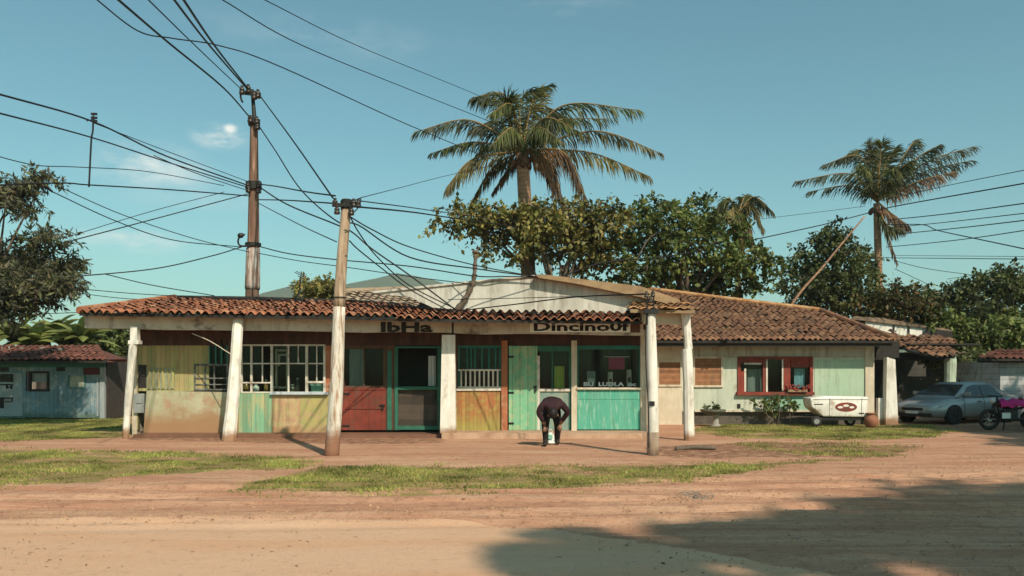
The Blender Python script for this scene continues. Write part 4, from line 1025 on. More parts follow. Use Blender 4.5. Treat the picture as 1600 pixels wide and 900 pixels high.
palm('small young palm with few arching fronds at the right side of the round tree', (1150,348), (X(1148,32.3), 32.3, 0), 32.3, [
    (1176,308,1207,330,-.3,'fr_green',{'ll':.55,'n':34}), (1172,318,1192,356,-.5,'fr_yel',{'ll':.6}), (1140,310,1122,326,-.2,'fr_green',{'ll':.55}), (1128,325,1104,352,.2,'fr_yel',{'ll':.6}),
    (1160,315,1164,305,.6,'fr_green',{'ll':.5,'dr':.5}), (1166,345,1180,392,-.3,'fr_dry',{'ll':.6,'dr':1.2}), (1156,350,1160,398,-.5,'fr_dry',{'ll':.6,'dr':1.2}), (1145,325,1146,345,-1.3,'fr_yel',{'ll':.55})],
    (.13,.10), .55)
b = MB(); b.tube(spline([P(1351,338,34.4), P(1290,412,34.0), P(1228,492,33.6), Vector((X(1168,33.4),33.4,-.1))], 10), [.03+.0014*i for i in range(31)], 8)
lt = b.build('leaning_trunk', mt['palmbark'], None, base=(X(1168,33.4), 33.4, 0), smooth=True)
tag(lt, 'thin bare trunk leaning to the right against the tall palm', 'trunk')
# ================================================================ blue shed on the left
YS = 29.0
shed = thing('blue_shed', 'low pale blue board shed with dull red tile roof at the left edge', 'shed', (-15.5, YS, 0))
mt['blue'] = M('pale_blue_boards', (.18,.26,.29), (.14,.22,.26), scale=2, stretch=(2,2,.4), plank=('X',.16), pvar=.1, wear=(.34,.36,.33), wear_amt=.3, low=((.10,.15,.13), .22, .12))
mt['bluet'] = M('blue_green_beam', (.06,.19,.18), (.05,.15,.14), scale=3)
mt['bpale'] = M('chalky_blue_boards', (.33,.36,.36), (.27,.31,.32), scale=2, stretch=(2,2,.4), wear=(.25,.22,.2), wear_amt=.2)
mt['sdark'] = M('dark_and_shaded_boards', (.05,.042,.036), (.035,.03,.027), plank=('X',.2))
sp_ = lambda name, mat, fn, parent=shed, **k: part(name, mat, fn, parent, **k)
def shw(b):
    b.pbox(-160,40,570,653,YS,.12); b.pbox(75,162,570,653,YS,.12); b.pbox(40,75,570,580,YS,.12)
sp_('wall', mt['blue'], shw)
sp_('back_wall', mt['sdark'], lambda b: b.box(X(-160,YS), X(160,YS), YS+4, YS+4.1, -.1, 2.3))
sp_('wall_panel', mt['bpale'], lambda b: b.pbox(-60,35,583,650,YS-.012,.02), label='chalky pale panel with black painted letters')
sp_('eave_beam', mt['bluet'], lambda b: b.pbox(-160,163,562,574,YS-.03,.1))
sp_('wall_post', mt['bpale'], lambda b: (b.pbox(156,163,574,654,YS-.04,.12), b.pbox(151,153.5,590,650,YS-.03,.06)))
sp_('side_wall', mt['sdark'], lambda b: b.box(X(160,YS), X(160,YS)+.1, YS+.12, YS+4, -.1, 2.2))  # end wall in shadow: the shade is put into its dark board colour
dn = sp_('door', mt['blue'], lambda b: (b.pbox(40,75,611,652,YS+.0,.08)), label='pale blue half door')
sp_('window_frame', mt['dark'], lambda b: (b.pbox(44,48,580,611,YS-.02,.08), b.pbox(73,77,580,611,YS-.02,.08), b.pbox(48,73,580,583,YS-.018,.08), b.pbox(44,77,608,611.5,YS-.03,.09)), dn)
sp_('blind', mt['curtain'], lambda b: b.pbox(48,73,583,597,YS+.09,.01), dn)
wn_ = sp_('window', mt['glass'], lambda b: b.pbox(-2,19,586,595,YS-.02,.006), label='small framed pane at the left')
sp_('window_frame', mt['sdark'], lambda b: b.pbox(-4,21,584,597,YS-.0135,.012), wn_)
sp_('poster', M('faded_poster', (.42,.40,.30), (.2,.24,.18), scale=5), lambda b: (b.pbox(109,131,588,605,YS-.03,.02)), label='faded poster')
po = [c for c in children(shed) if c.name.startswith('poster')][0]
sp_('poster_frame', mt['bluet'], lambda b: (b.pbox(106,109,586,607,YS-.035,.03), b.pbox(131,133,586,607,YS-.035,.03), b.pbox(109,131,605,607,YS-.035,.03)), po)
rs = sp_('sign_board', M('dark_red_sign', (.13,.03,.03), (.07,.025,.025)), lambda b: b.pbox(130,155,574.5,585.5,YS-.05,.03), label='small dark red sign')
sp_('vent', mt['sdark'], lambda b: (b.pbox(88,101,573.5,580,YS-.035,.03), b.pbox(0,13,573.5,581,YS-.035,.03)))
sp_('lettering', mt['ink'], lambda b: (b.pbox(-10,20,600,602,YS-.025,.01), b.pbox(9,19,604,606,YS-.025,.01), b.pbox(9,12,602,607,YS-.025,.01), b.pbox(16,19,602,608,YS-.025,.01),
    b.pbox(-10,6,621,638,YS-.025,.01), b.pbox(4,20,621,623,YS-.025,.01), b.pbox(18,20,623,627,YS-.025,.01), b.pbox(8,18,627,628.5,YS-.025,.01)))
pls = (28.5, 2.12, .28, 0)
tile_roof(shed, [(-170,562.5),(168,562.5),(150,545),(-170,545)], pls, .22, .34, mt['rtile5'], mt['dark'], amp=.03)
sp_('side_roof', mt['rtile5'], lambda b: (b.add([P(150,546,30.9)+Vector((0,0,.05)), P(198,561,29.2), P(198,565,29.4), P(166,566,28.6), P(160,562,28.5)], [(0,1,2,3,4)]), b.box(X(150,30.6), X(196,30.6), 29.4, 31.2, 2.1, 2.14)))

# ================================================================ carport at the right
cpt = thing('carport', 'open carport with sagging brown tile roof, white clerestory strip and pale green post', 'carport', (17, 31, 0))
kp = lambda name, mat, fn, parent=cpt, **k: part(name, mat, fn, parent, **k)
plk = (28.6, Z(557,28.6), .28, 0)
plk = (28.6, 2.18, .34, 0)
rk, _ = tile_roof(cpt, [(1393,533),(1420,546),(1455,554),(1492,556),(1490,527),(1440,525),(1398,522)], plk, .22, .36, mt['rtile2'], mt['dark'], amp=.035, jit=.03)
rk['label'] = 'sagging lower tile roof'
kp('clerestory_wall', mt['white'], lambda b: b.pprism([(1353,501),(1400,507),(1452,512.5),(1454,526),(1410,526),(1353,509)], 33.2, .1), label='white clerestory strip').name
ck = [c for c in children(cpt) if c.name.startswith('clerestory')][0]
kp('divider', mt['dark'], lambda b: (b.pbox(1396,1398,508,526,33.15,.05), b.pbox(1419,1421.5,510,526,33.15,.05)), ck)
plu = (32.6, Z(508,32.6), .22, -.02*0)
def upper(b):
    a = [P(1330,496,33.1), P(1352,498,33.1), P(1400,504,33.1), P(1452,510,33.1), P(1488,516,33.0), P(1494,508,34.5), P(1460,499,35), P(1400,493.5,35), P(1345,491.5,35)]
    lo = [p - Vector((0,0,.08)) for p in a]; n = len(a)
    b.add(a + lo, [tuple(range(n)), tuple(range(2*n-1, n-1, -1))] + [(i, i+n, (i+1) % n + n, (i+1) % n) for i in range(n)])
kp('upper_roof', mt['barge'] if False else M('dusty_roof_sheet', (.26,.18,.12), (.16,.11,.075), scale=3, plank=('X',.25), pvar=.2, wear=(.1,.08,.06), wear_amt=.3, bump=.5), upper, label='dusty upper roof edge')
kp('roof_edge', mt['dark'], lambda b: b.pprism([(1452,513),(1488,518),(1490,530),(1440,524)], 33.0, .1))
mt['mint'] = M('pale_mint_post', (.50,.60,.48), (.42,.52,.40), scale=3, wear=(.25,.25,.18), wear_amt=.25)
Yp = 30.2
kp('post', mt['mint'], lambda b: post(b, (X(1484,Yp), Yp, -.1), (X(1484,Yp), Yp, 2.3), .19, .2, 12), label='pale mint post')
Yw2 = 25.9
def wp(b):
    b.prism([(X(1384,Yw2),-.1),(X(1404,Yw2),-.1),(X(1399,Yw2),Z(562,Yw2)),(X(1386,Yw2),Z(558,Yw2))], Yw2, Yw2+.25)
kp('post', mt['white'], wp, label='stout white post next to the cottage corner')
kp('low_wall', mt['white'], lambda b: b.box(X(1372,26.1), X(1386,26.1), 26.1, 26.25, -.1, Z(622,26.1)), label='low white wall stub')
kp('lintel', mt['dark'], lambda b: b.box(X(1368,26.3), X(1404,26.3), 26.25, 26.5, Z(559,26.3), 2.62))
kp('lintel', mt['dark'], lambda b: b.box(11.6, 15.8, 30.0, 30.2, 2.1, 2.3))
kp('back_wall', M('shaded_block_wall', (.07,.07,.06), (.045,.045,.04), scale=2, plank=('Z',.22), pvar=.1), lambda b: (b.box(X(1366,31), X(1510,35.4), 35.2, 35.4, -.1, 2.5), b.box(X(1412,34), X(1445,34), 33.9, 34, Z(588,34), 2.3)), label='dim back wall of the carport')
kp('roof_deck', mt['dark'], lambda b: b.box(X(1380,31)+.3, X(1500,31), 29.6, 35.3, 2.62, 2.68))
# white shed at the far right
ws_ = thing('white_shed', 'whitewashed block shed with red tile eave at the right edge', 'shed', (18.8, 28.2, 0))
kp('wall', M('whitewashed_block', (.46,.47,.47), (.36,.37,.38), scale=2, plank=('Z',.2), pvar=.06, wear=(.22,.22,.22), wear_amt=.25), lambda b: b.box(X(1563,28.5), X(1800,28.5), 28.5, 31.5, -.1, 2.05), ws_)
tile_roof(ws_, [(1527,559.5),(1800,559.5),(1800,546),(1560,548)], (28.0, Z(559.5,28.0), .3, 0), .22, .35, mt['rtile5'], mt['dark'])
kp('eave_rafter', mt['dark'], lambda b: b.box(X(1530,28.2), X(1800,28.2), 28.2, 28.3, 1.98, 2.08), ws_)

# ================================================================ vehicles
def paint(name, c, rough=.28):
    m, t = nt(name); v, _ = coords(t)
    cc = mixc(t, mathn(t, 'MULTIPLY', ramp(t, noise(t, v, 4, 6), .5, .8), .35), c, (.20,.14,.10))
    b = finish(t, cc, mathn(t, 'ADD', mathn(t, 'MULTIPLY', noise(t, v, 6), .3), rough - .1), None, spec=.5, metal=.25); b.inputs['Coat Weight'].default_value = .4
    return m
mt['rub'] = M('tyre_rubber', (.018,.017,.016), (.03,.027,.024), scale=8)
mt['rim'] = M('alloy_rim', (.4,.4,.4), (.3,.3,.3), rough=.35, metal=.7, spec=.5)
mt['cglass'] = M('car_glass', (.02,.025,.03), (.025,.03,.035), rough=.07, spec=.6, bump=0)
mt['lamp'] = M('lamp_lens', (.55,.56,.55), (.45,.46,.46), rough=.15, spec=.6, bump=0)
mt['rlamp'] = M('red_lamp_lens', (.25,.02,.02), (.2,.015,.015), rough=.15, spec=.6, bump=0)
mt['trim'] = M('black_trim', (.02,.02,.02), (.03,.03,.03), rough=.5)
mt['plate'] = M('number_plate', (.7,.7,.68), (.6,.6,.58), rough=.5)
def loft(b, secs):
    n = len(secs[0]); vs = [p for s in secs for p in s]; fs = []
    for i in range(len(secs)-1):
        for k in range(n):
            k2 = (k+1) % n; fs.append((i*n+k, i*n+k2, (i+1)*n+k2, (i+1)*n+k))
    fs.append(tuple(range(n-1,-1,-1))); fs.append(tuple((len(secs)-1)*n+k for k in range(n)))
    b.add(vs, fs)
def car(name, label, loc, yaw, pm):
    """sedan, local +x is its front"""
    t_ = thing(name, label, 'car', (0, 0, 0), 'cars parked by the carport')
    b = MB(); secs = []
    for x, w_, zl, zt in ((-2.16,.62,.42,.72),(-2.1,.74,.30,.90),(-1.9,.82,.24,.97),(-1.3,.86,.20,.98),(-.6,.87,.19,.95),(.3,.87,.19,.93),(.9,.87,.20,.93),(1.35,.85,.20,.86),(1.8,.80,.22,.76),(2.05,.70,.28,.68),(2.16,.56,.38,.60)):
        h = zt - zl
        half = [(w_*.80,zl),(w_*.97,zl+h*.16),(w_,zl+h*.45),(w_*.985,zl+h*.7),(w_*.94,zl+h*.9),(w_*.82,zt),(w_*.4,zt+.02)]
        secs.append([(x, y, z) for y, z in half] + [(x, -y, z) for y, z in half[::-1]])
    loft(b, secs); b.build('body', pm, t_, smooth=True)
    b = MB(); secs = []
    cab = ((-1.62,.72,.70,.97),(-1.2,.77,.66,1.18),(-.85,.79,.61,1.37),(-.45,.80,.59,1.43),(.1,.80,.59,1.425),(.45,.79,.61,1.35),(.85,.78,.67,1.12),(1.18,.74,.71,.92))
    for x, wb, wt_, zt in cab:
        zb = .88
        secs.append([(x,wb,zb),(x,wt_+.02,zt-.05),(x,wt_-.07,zt),(x,0,zt+.012),(x,-wt_+.07,zt),(x,-wt_-.02,zt-.05),(x,-wb,zb)])
    loft(b, secs); b.build('cabin', pm, t_, smooth=True)
    def wq(name, pts, mat=None):
        b = MB(); n = len(pts); c_ = sum((Vector(p) for p in pts), Vector())/n
        b.add(pts, [tuple(range(n))]); me = b.build(name, mat or mt['cglass'], t_)
        return me
    def roofpt(x, y, up=.014):
        for (xa,_,wa,za),(xb,_,wb2,zb2) in zip(cab, cab[1:]):
            if xa <= x <= xb:
                k = (x-xa)/(xb-xa); return (x, y*(wa+(wb2-wa)*k)-.0, za+(zb2-za)*k+up)
    wq('windscreen', [roofpt(.47,-.86,.012), roofpt(.47,.86,.012), (.66,.6,1.245), roofpt(.85,.92,.016), (1.12,.70,.965), (1.12,-.70,.965), roofpt(.85,-.92,.016), (.66,-.6,1.245)][:2] + [roofpt(.85,.92,.02), (1.12,.68,.972), (1.12,-.68,.972), roofpt(.85,-.92,.02)])
    wq('rear_window', [roofpt(-.87,-.84,.014), (-1.2,-.6,1.20), (-1.52,-.62,1.032), (-1.52,.62,1.032), (-1.2,.6,1.20), roofpt(-.87,.84,.014)])
    for s in (-1, 1):
        o_ = .016*s
        wq('side_window', [(-1.08,s*.755+o_,.97),(-.10,s*.775+o_,.96),(-.10,s*.625+o_*1.5,1.35),(-.62,s*.63+o_*1.5,1.34)])
        wq('side_window', [(-.04,s*.775+o_,.96),(.86,s*.755+o_,.945),(.48,s*.64+o_*1.5,1.27),(.2,s*.625+o_*1.5,1.34),(-.04,s*.625+o_*1.5,1.35)])
        b = MB(); b.box(.72,.86,s*.80,s*.97,.98,1.1); b.build('mirror', pm, t_)
        b = MB(); b.ball(Vector((1.93,s*.58,.60)), .16, 10, 6, (.8,.95,.5)); b.build('headlight', mt['lamp'], t_, smooth=True)
        b = MB(); b.box(-2.15,-1.98,s*.52,s*.785,.70,.86); b.build('tail_light', mt['rlamp'], t_)
        for x in (-1.32, 1.34):
            Mx = Matrix.Translation((x, s*.785, .31)) @ Matrix.Rotation(R_(90), 4, 'X')
            wl_ = MB().lathe(Mx, [(.20,-.10),(.29,-.11),(.315,-.07),(.315,.07),(.29,.11),(.20,.10)], 22).build('wheel', mt['rub'], t_, smooth=True)
            b = MB(); b.lathe(Mx, [(.205,-.085),(.205,.085)], 18)
            for k in range(5): b.obox(Mx @ Matrix.Rotation(k*2*math.pi/5, 4, 'Z') @ Matrix.Translation((.1,0,0)), .19, .035, .2)
            b.build('rim', mt['rim'], wl_)
            Ma = Matrix.Translation((x, s*.80, .33)) @ Matrix.Rotation(R_(90), 4, 'X')
            MB().lathe(Ma, [(.345,-.07),(.345,.07)], 24).build('wheel_arch', mt['trim'], t_)
    for s in (-1, 1):
        for x in (-1.02, -.07, .9):
            b = MB(); b.tube([(x,s*.862,.32),(x,s*.877,.55),(x,s*.868,.78),(x,s*.80,.93)], .006, 4); b.build('door_seam', mt['trim'], t_)
        for x in (-.85, .1):
            b = MB(); b.box(x,x+.16,s*.86,s*.895,.76,.785); b.build('door_handle', mt['trim'], t_)
    b = MB(); b.tube([(1.14,-.72,.945),(1.5,-.66,.87),(2.0,-.5,.735)], .005, 4); b.tube([(1.14,.72,.945),(1.5,.66,.87),(2.0,.5,.735)], .005, 4); b.build('bonnet_seam', mt['trim'], t_)
    b = MB(); b.box(1.9,2.19,-.6,.6,.27,.38); b.build('bumper', mt['trim'], t_)
    b = MB(); b.box(2.06,2.17,-.36,.36,.47,.56); b.build('grille', mt['trim'], t_)
    b = MB(); b.box(2.17,2.2,-.22,.22,.36,.45); b.build('number_plate', mt['plate'], t_)
    b = MB(); b.box(-2.2,-2.16,-.22,.22,.56,.67); b.build('number_plate', mt['plate'], t_)
    t_.location = loc; t_.rotation_euler = (0, 0, yaw); t_.scale = (1.03, 1.03, .93)
    return t_
car('parked_sedan', 'silver sedan with curved roof parked in the shade of the carport', (X(1496,27.6), 27.6, 0), R_(207), paint('silver_car_paint', (.30,.31,.32)))
car('parked_sedan', 'dark blue grey car half out of view at the right edge', (X(1628,28.4)-.5, 25.9, 0), R_(222), paint('blue_grey_car_paint', (.10,.13,.16)))

# motorcycle under a magenta cover
YM = 23.7
mo = thing('motorcycle', 'dark motorcycle with magenta cloth over its seat parked before the sedans', 'motorcycle', (X(1574,YM), YM, 0), )
def mwheel(x):
    Mx = Matrix.Translation((x, YM, .30)) @ Matrix.Rotation(R_(90), 4, 'X')
    b = MB(); prof = []
    n = 20; vs = []; fs = []; R0, r0 = .25, .055
    for i in range(n):
        for k in range(8):
            a, c = 2*math.pi*i/n, 2*math.pi*k/8
            vs.append(Mx @ Vector(((R0+r0*math.cos(c))*math.cos(a), (R0+r0*math.cos(c))*math.sin(a), r0*math.sin(c))))
    for i in range(n):
        for k in range(8): fs.append((i*8+k, i*8+(k+1) % 8, ((i+1) % n)*8+(k+1) % 8, ((i+1) % n)*8+k))
    b.add(vs, fs); wh = b.build('wheel', mt['rub'], mo, smooth=True)
    b = MB(); b.lathe(Mx, [(.05,-.05),(.05,.05)], 10)
    for k in range(8): b.tube([Mx @ Vector((0,0,0)), Mx @ Vector((.22*math.cos(k*math.pi/4), .22*math.sin(k*math.pi/4), 0))], .008, 5)
    b.build('rim', mt['rim'], wh)
xm = X(1574,YM)
mwheel(xm-.52); mwheel(xm+.66)
b = MB()
b.tube([(xm-.52,YM-.07,.3),(xm-.36,YM-.06,.72),(xm-.28,YM,.93)], .022, 6); b.tube([(xm-.52,YM+.07,.3),(xm-.36,YM+.06,.72),(xm-.28,YM,.93)], .022, 6)
b.tube(spline([(xm-.3,YM,.85),(xm,YM,.62),(xm+.35,YM,.62),(xm+.75,YM,.74)],6), .035, 6); b.tube(spline([(xm-.3,YM,.8),(xm-.18,YM,.35),(xm+.2,YM,.28),(xm+.66,YM,.3)],6), .028, 6)
b.build('frame', mt['black'], mo, smooth=True)
b = MB(); b.box(xm-.18,xm+.22,YM-.13,YM+.13,.27,.58); b.tube([(xm-.05,YM-.15,.32),(xm+.7,YM-.17,.30)], .045, 8); b.build('engine', mt['trim'], mo)
MB().ball(Vector((xm-.1,YM,.74)), .2, 12, 8, (1.25,.75,.62)).build('fuel_tank', M('dark_maroon_tank', (.08,.015,.02), rough=.3), mo, smooth=True)
b = MB(); b.tube(spline([(xm-.36,YM-.32,.98),(xm-.26,YM-.14,.95),(xm-.26,YM+.14,.95),(xm-.36,YM+.32,.98)],5), .016, 6); b.build('handlebar', mt['black'], mo, smooth=True)
MB().ball(Vector((xm-.42,YM,.84)), .09, 10, 6).build('headlight', mt['lamp'], mo, smooth=True)
b = MB(); vs = []; fs = []
nx_, ny_ = 14, 8
for i in range(nx_+1):
    for j in range(ny_+1):
        u, v_ = i/nx_-.5, j/ny_-.5
        zz = .86 + .03*math.sin(i*1.1) - max(0, abs(v_)-.18)**1.2*.75 + .02*math.sin(i*2.3+j)
        vs.append((xm+.18+u*.95, YM + max(-.2, min(.2, v_*.62)) + .015*math.sin(i*1.7), zz - (.04 if abs(u) > .42 else 0)))
for i in range(nx_):
    for j in range(ny_): a0 = i*(ny_+1)+j; fs.append((a0, a0+1, a0+ny_+2, a0+ny_+1))
b.add(vs, fs); b.build('seat_cover', mt['magl'], mo, smooth=True)
b = MB(); b.obox(Matrix.Translation((xm-.16,YM-.22,.42)) @ Matrix.Rotation(.15,4,'Z'), .26, .02, .16); b.build('number_plate', mt['plate'], mo)
b = MB(); b.tube([(xm-.1,YM-.05,.3),(xm-.28,YM-.26,0)], .02, 6); b.build('kickstand', mt['black'], mo)

# low white box trailer against the cottage
YD = 25.3
dg_ = thing('trailer', 'low white box trailer with red oval badge in front of the pale green panel', 'trailer', (X(1312,YD), YD, 0))
def bev(o, w_, seg=3):
    bm = bmesh.new(); bm.from_mesh(o.data); bmesh.ops.bevel(bm, geom=bm.edges[:], offset=w_, segments=seg, affect='EDGES', profile=.5); bm.to_mesh(o.data); bm.free()
    o.data.polygons.foreach_set('use_smooth', [True]*len(o.data.polygons)); return o
mt['gel'] = M('white_trailer_paint', (.76,.74,.68), (.68,.66,.6), rough=.45, spec=.4, bump=.08, wear=(.38,.28,.2), wear_amt=.14, grime=.6, low=((.34,.2,.13), .22, .2))
b = MB(); yf = YD-.35; b.prism([(X(a,yf),Z(c,yf)) for a, c in ((1286,651),(1355,652),(1357,620),(1290,619),(1266,622),(1268,636))], yf, YD+.35); hu = bev(b.build('body', mt['gel'], dg_), .045)
b = MB(); Mb = Matrix.Translation(P(1322,636,yf-.003)) @ Matrix.Rotation(R_(90),4,'X') @ Matrix.Diagonal((1,.42,1,1)); b.lathe(Mb, [(.33,-.004),(.33,.004),(.26,.008)], 24); b.build('badge', mt['redf'], dg_)
b = MB()
for a, c2, w2 in ((1313,636.5,.075),(1322,634,.085),(1331,636.5,.07)): b.ball(P(a,c2,yf-.012), w2, 10, 5, (1.1,.06,.45))
b.build('badge_mark', mt['gel'], dg_)
b = MB(); b.box(X(1284,yf), X(1354,yf), YD-.28, YD+.3, .2, Z(648,yf)+.0); b.box(X(1266,yf)-.05, X(1284,yf), YD-.04, YD+.04, .3, .36); b.build('chassis', mt['black'], dg_)
b = MB(); b.pbox(1272,1286,631,632.5,yf-.006,.02); b.pbox(1342,1350,645,647,yf-.006,.02); b.pbox(1296,1296.6,622,650,yf-.004,.02); b.pbox(1346,1346.6,622,650,yf-.004,.02); b.pbox(1270,1356,624,624.7,yf-.005,.02); b.build('trim', mt['trim'], dg_)
for xx, dy_ in ((1276, -.02), (1338, .42)):
    Mx = Matrix.Translation((X(xx,yf), yf+.06+dy_, .17)) @ Matrix.Rotation(R_(90),4,'X')
    wh = MB().lathe(Mx, [(.08,-.05),(.15,-.05),(.17,-.02),(.17,.02),(.15,.05),(.08,.05)], 16).build('wheel', mt['rub'], dg_, smooth=True)
    MB().lathe(Mx, [(.085,-.055),(.085,.055)], 12).build('rim', mt['rim'], wh)

# clay jar, bird bath, bush
YJ = 24.9
cj = thing('clay_pot', 'round orange clay pot at the foot of the cottage corner post', 'pot', (X(1361,YJ), YJ, 0))
mt['clay'] = M('fired_clay', (.30,.13,.075), (.22,.09,.05), scale=5)
MB().lathe(Matrix.Translation((X(1361,YJ),YJ,-.02)), [(.11,0),(.17,.08),(.21,.2),(.19,.31),(.12,.38),(.13,.42)], 20).build('pot_body', mt['clay'], cj, smooth=True)
MB().lathe(Matrix.Translation((X(1361,YJ),YJ,.395)), [(.13,0),(.155,.01),(.155,.035),(.12,.04)], 20).build('rim', mt['clay'], cj)
YBb = 25.3
bb = thing('stone_planter', 'dark stone pedestal bowl with a small plant left of the cottage window', 'planter', (X(1117,YBb), YBb, 0))
mt['stone'] = M('mossy_stone', (.14,.13,.10), (.07,.075,.055), scale=5, bump=.6)
b = MB(); b.lathe(Matrix.Translation((X(1118,YBb),YBb,-.05)), [(.17,0),(.17,.08),(.10,.13),(.085,.35),(.13,.42)], 14); b.build('pedestal', M('grey_stone', (.32,.30,.26), (.24,.22,.19), bump=.5), bb, smooth=True)
b = MB(); b.lathe(Matrix.Translation((X(1114,YBb),YBb,.36)), [(.15,0),(.34,.06),(.40,.13),(.37,.16),(.1,.15)], 18); b.build('bowl', mt['stone'], bb, smooth=True)
v, f, _ = leaves([(Vector((X(1116,YBb),YBb,.60)),(.30,.2,.05),1)], 90, .07, slen=.16); mesh_np('plant', v, f, mt['lf_dark'], bb)
YU = 25.85
bu = thing('wall_bush', 'spindly dark bush growing against the mint band under the red window', 'bush', (X(1212,YU), YU, 0))
v, f, cl_ = leaves([(P(1185,626,YU),(.3,.1,.1),1),(P(1203,632,YU),(.32,.1,.16),2),(P(1215,622,YU),(.3,.1,.14),2),(P(1240,630,YU),(.3,.1,.16),2),(P(1200,644,YU),(.4,.1,.08),1)], 330, .075, slen=.2, per=12); mesh_np('foliage', v, f, mt['lf_green'], bu)
b = MB()
for px, tx, ty in ((1205,1185,627),(1208,1204,622),(1214,1218,616),(1232,1242,624),(1234,1230,614)): b.tube(spline([(X(px,YU),YU,-.05),(X((px+tx)/2,YU)+.03,YU-.03,.4),P(tx,ty,YU)],5), .012, 5)
b.build('stem', mt['bark'], bu)
cp('wall_vent', mt['dark'], lambda b: b.pbox(1152,1157,631,638,YC-.02,.03))

# ================================================================ poles
mt['por'] = M('dark_porcelain', (.05,.035,.028), (.03,.024,.02), rough=.3, spec=.5)
def insul(parent, c, r=.055, h=.16, rot=None):
    Mx = Matrix.Translation(c) @ (rot or Matrix.Identity(4))
    MB().lathe(Mx, [(r*.4,-h*.5),(r,-h*.45),(r,-h*.15),(r*.55,-h*.1),(r*.9,0),(r*.9,h*.2),(r*.5,h*.25),(r*.6,h*.5)], 10).build('insulator', mt['por'], parent, smooth=True)
YT = 24.9
Tp = lambda px, py, dy=0: P(px, py, YT + dy)
tp = thing('utility_pole', 'tallest wooden power pole, brown with a white painted band, rising behind the porch roof', 'utility pole', (X(394,YT), YT, 0), 'utility poles')
pts = spline([(X(393,YT),YT,-.3), Tp(394,465), Tp(396,370), Tp(396.5,280), Tp(397,190)], 8)
MB().tube(pts, [.235-.0038*i for i in range(len(pts))], 12).build('pole', mt['lpole'], tp, smooth=True)
def bandd(b):
    a = [Tp(394.4,452), Tp(395,420), Tp(395.6,388)]; b.tube(spline(a,5), [.226-.0022*i for i in range(11)], 12)
MB2 = MB(); bandd(MB2); MB2.build('painted_band', M('flaking_white_band', (.66,.62,.58), (.3,.2,.16), scale=3, stretch=(4,4,.8), wear=(.22,.12,.09), wear_amt=.5, wear_stretch=(5,5,.4)), tp, smooth=True)
b = MB(); b.tube([Tp(398,192), Tp(396,165), Tp(394,140)], [.07,.06,.05], 8); b.build('pole_top_rod', mt['black'], tp)
b = MB(); b.obox(Matrix.Translation(Tp(391,146,-.1)) @ Matrix.Rotation(.12,4,'Y'), .62, .09, .1); b.tube(spline([Tp(377,143,-.1), Tp(376,152,-.1), Tp(379,160,-.1)],4), .03, 6); b.build('crossarm', mt['black'], tp)
for x, y in ((378,141),(388,139),(397,149),(403,147)): insul(tp, Tp(x,y,-.12), .085, .26)
for x, y in ((391,186),(401,188),(402,197)): insul(tp, Tp(x,y,-.22), .085, .22)
b = MB(); b.lathe(Matrix.Translation(Tp(397,192)), [(.16,-.1),(.18,-.05),(.18,.1),(.15,.12)], 12); b.lathe(Matrix.Translation(Tp(396.5,290)), [(.235,-.12),(.24,.1)], 12); b.lathe(Matrix.Translation(Tp(395.5,372)), [(.24,-.25),(.24,-.15)], 12); b.build('clamp', mt['black'], tp)
for x, y in ((387,290),(388,296),(405,288),(404,297)): insul(tp, Tp(x,y,-.24), .08, .2)
b = MB(); b.tube(spline([Tp(394,384,-.2), Tp(376,384,-.25), Tp(372,376,-.28), Tp(377,366,-.28), Tp(383,367,-.26)],5), [.03]*21, 6); b.ball(Tp(376,368,-.28), .1, 8, 6, (1,.8,.8)); b.build('lamp_arm', mt['black'], tp)

YQ = 16.3
qp = thing('utility_pole', 'leaning wooden pole with a flaking white lower half, in front of the yellow wall', 'utility pole', (X(518,YQ), YQ, 0), 'utility poles')
mt['qpole'] = M('sun_bleached_pole', (.53,.40,.29), (.38,.27,.18), scale=3, stretch=(6,6,.35), wear=(.22,.13,.08), wear_amt=.3, wear_stretch=(6,6,.3), bump=.6)
mt['qwhite'] = M('flaking_white_pole', (.74,.70,.62), (.6,.55,.47), scale=3, stretch=(4,4,.5), wear=(.34,.2,.12), wear_amt=.38, wear_stretch=(5,5,.5), bump=.6, low=((.26,.13,.08), .5, .2))
def Qp(k): return Vector((X(517.5,YQ),YQ,-.1)).lerp(P(541,312,YQ+.3), k) + Vector((.02*math.sin(k*7),0,0))
MB().tube([Qp(i/24) for i in range(14,25)], [.148-.0022*i for i in range(14,25)], 12).build('pole', mt['qpole'], qp, smooth=True)
MB().tube([Qp(i/24) for i in range(0,15)], [.150-.0022*i for i in range(0,15)], 12).build('painted_base', mt['qwhite'], qp, smooth=True)
b = MB(); b.lathe(Matrix.Translation(Qp(.985)), [(.12,-.12),(.125,.05),(.10,.08)], 10); b.obox(Matrix.Translation(Qp(.975)+Vector((.05,-.1,-.0))), .5, .07, .07); b.build('crossarm', mt['black'], qp)
for dx, dz in ((-.2,.07),(-.16,-.08),(.17,.06),(.26,.05),(.12,-.1)): insul(qp, Qp(.97)+Vector((dx,-.12,dz)), .06, .17)
b = MB(); b.tube(spline([Qp(.97)+Vector((.1,-.14,.05)), Qp(.98)+Vector((.3,-.14,.1)), Qp(.97)+Vector((.27,-.14,-.02)), Qp(.95)+Vector((.1,-.14,-.1))],5), .012, 5); b.build('loose_cable', mt['wire'], qp)
b = MB(); b.lathe(Matrix.Translation(Qp(.62)), [(.135,-.012),(.135,.012)], 12); b.build('strap', mt['black'], qp)

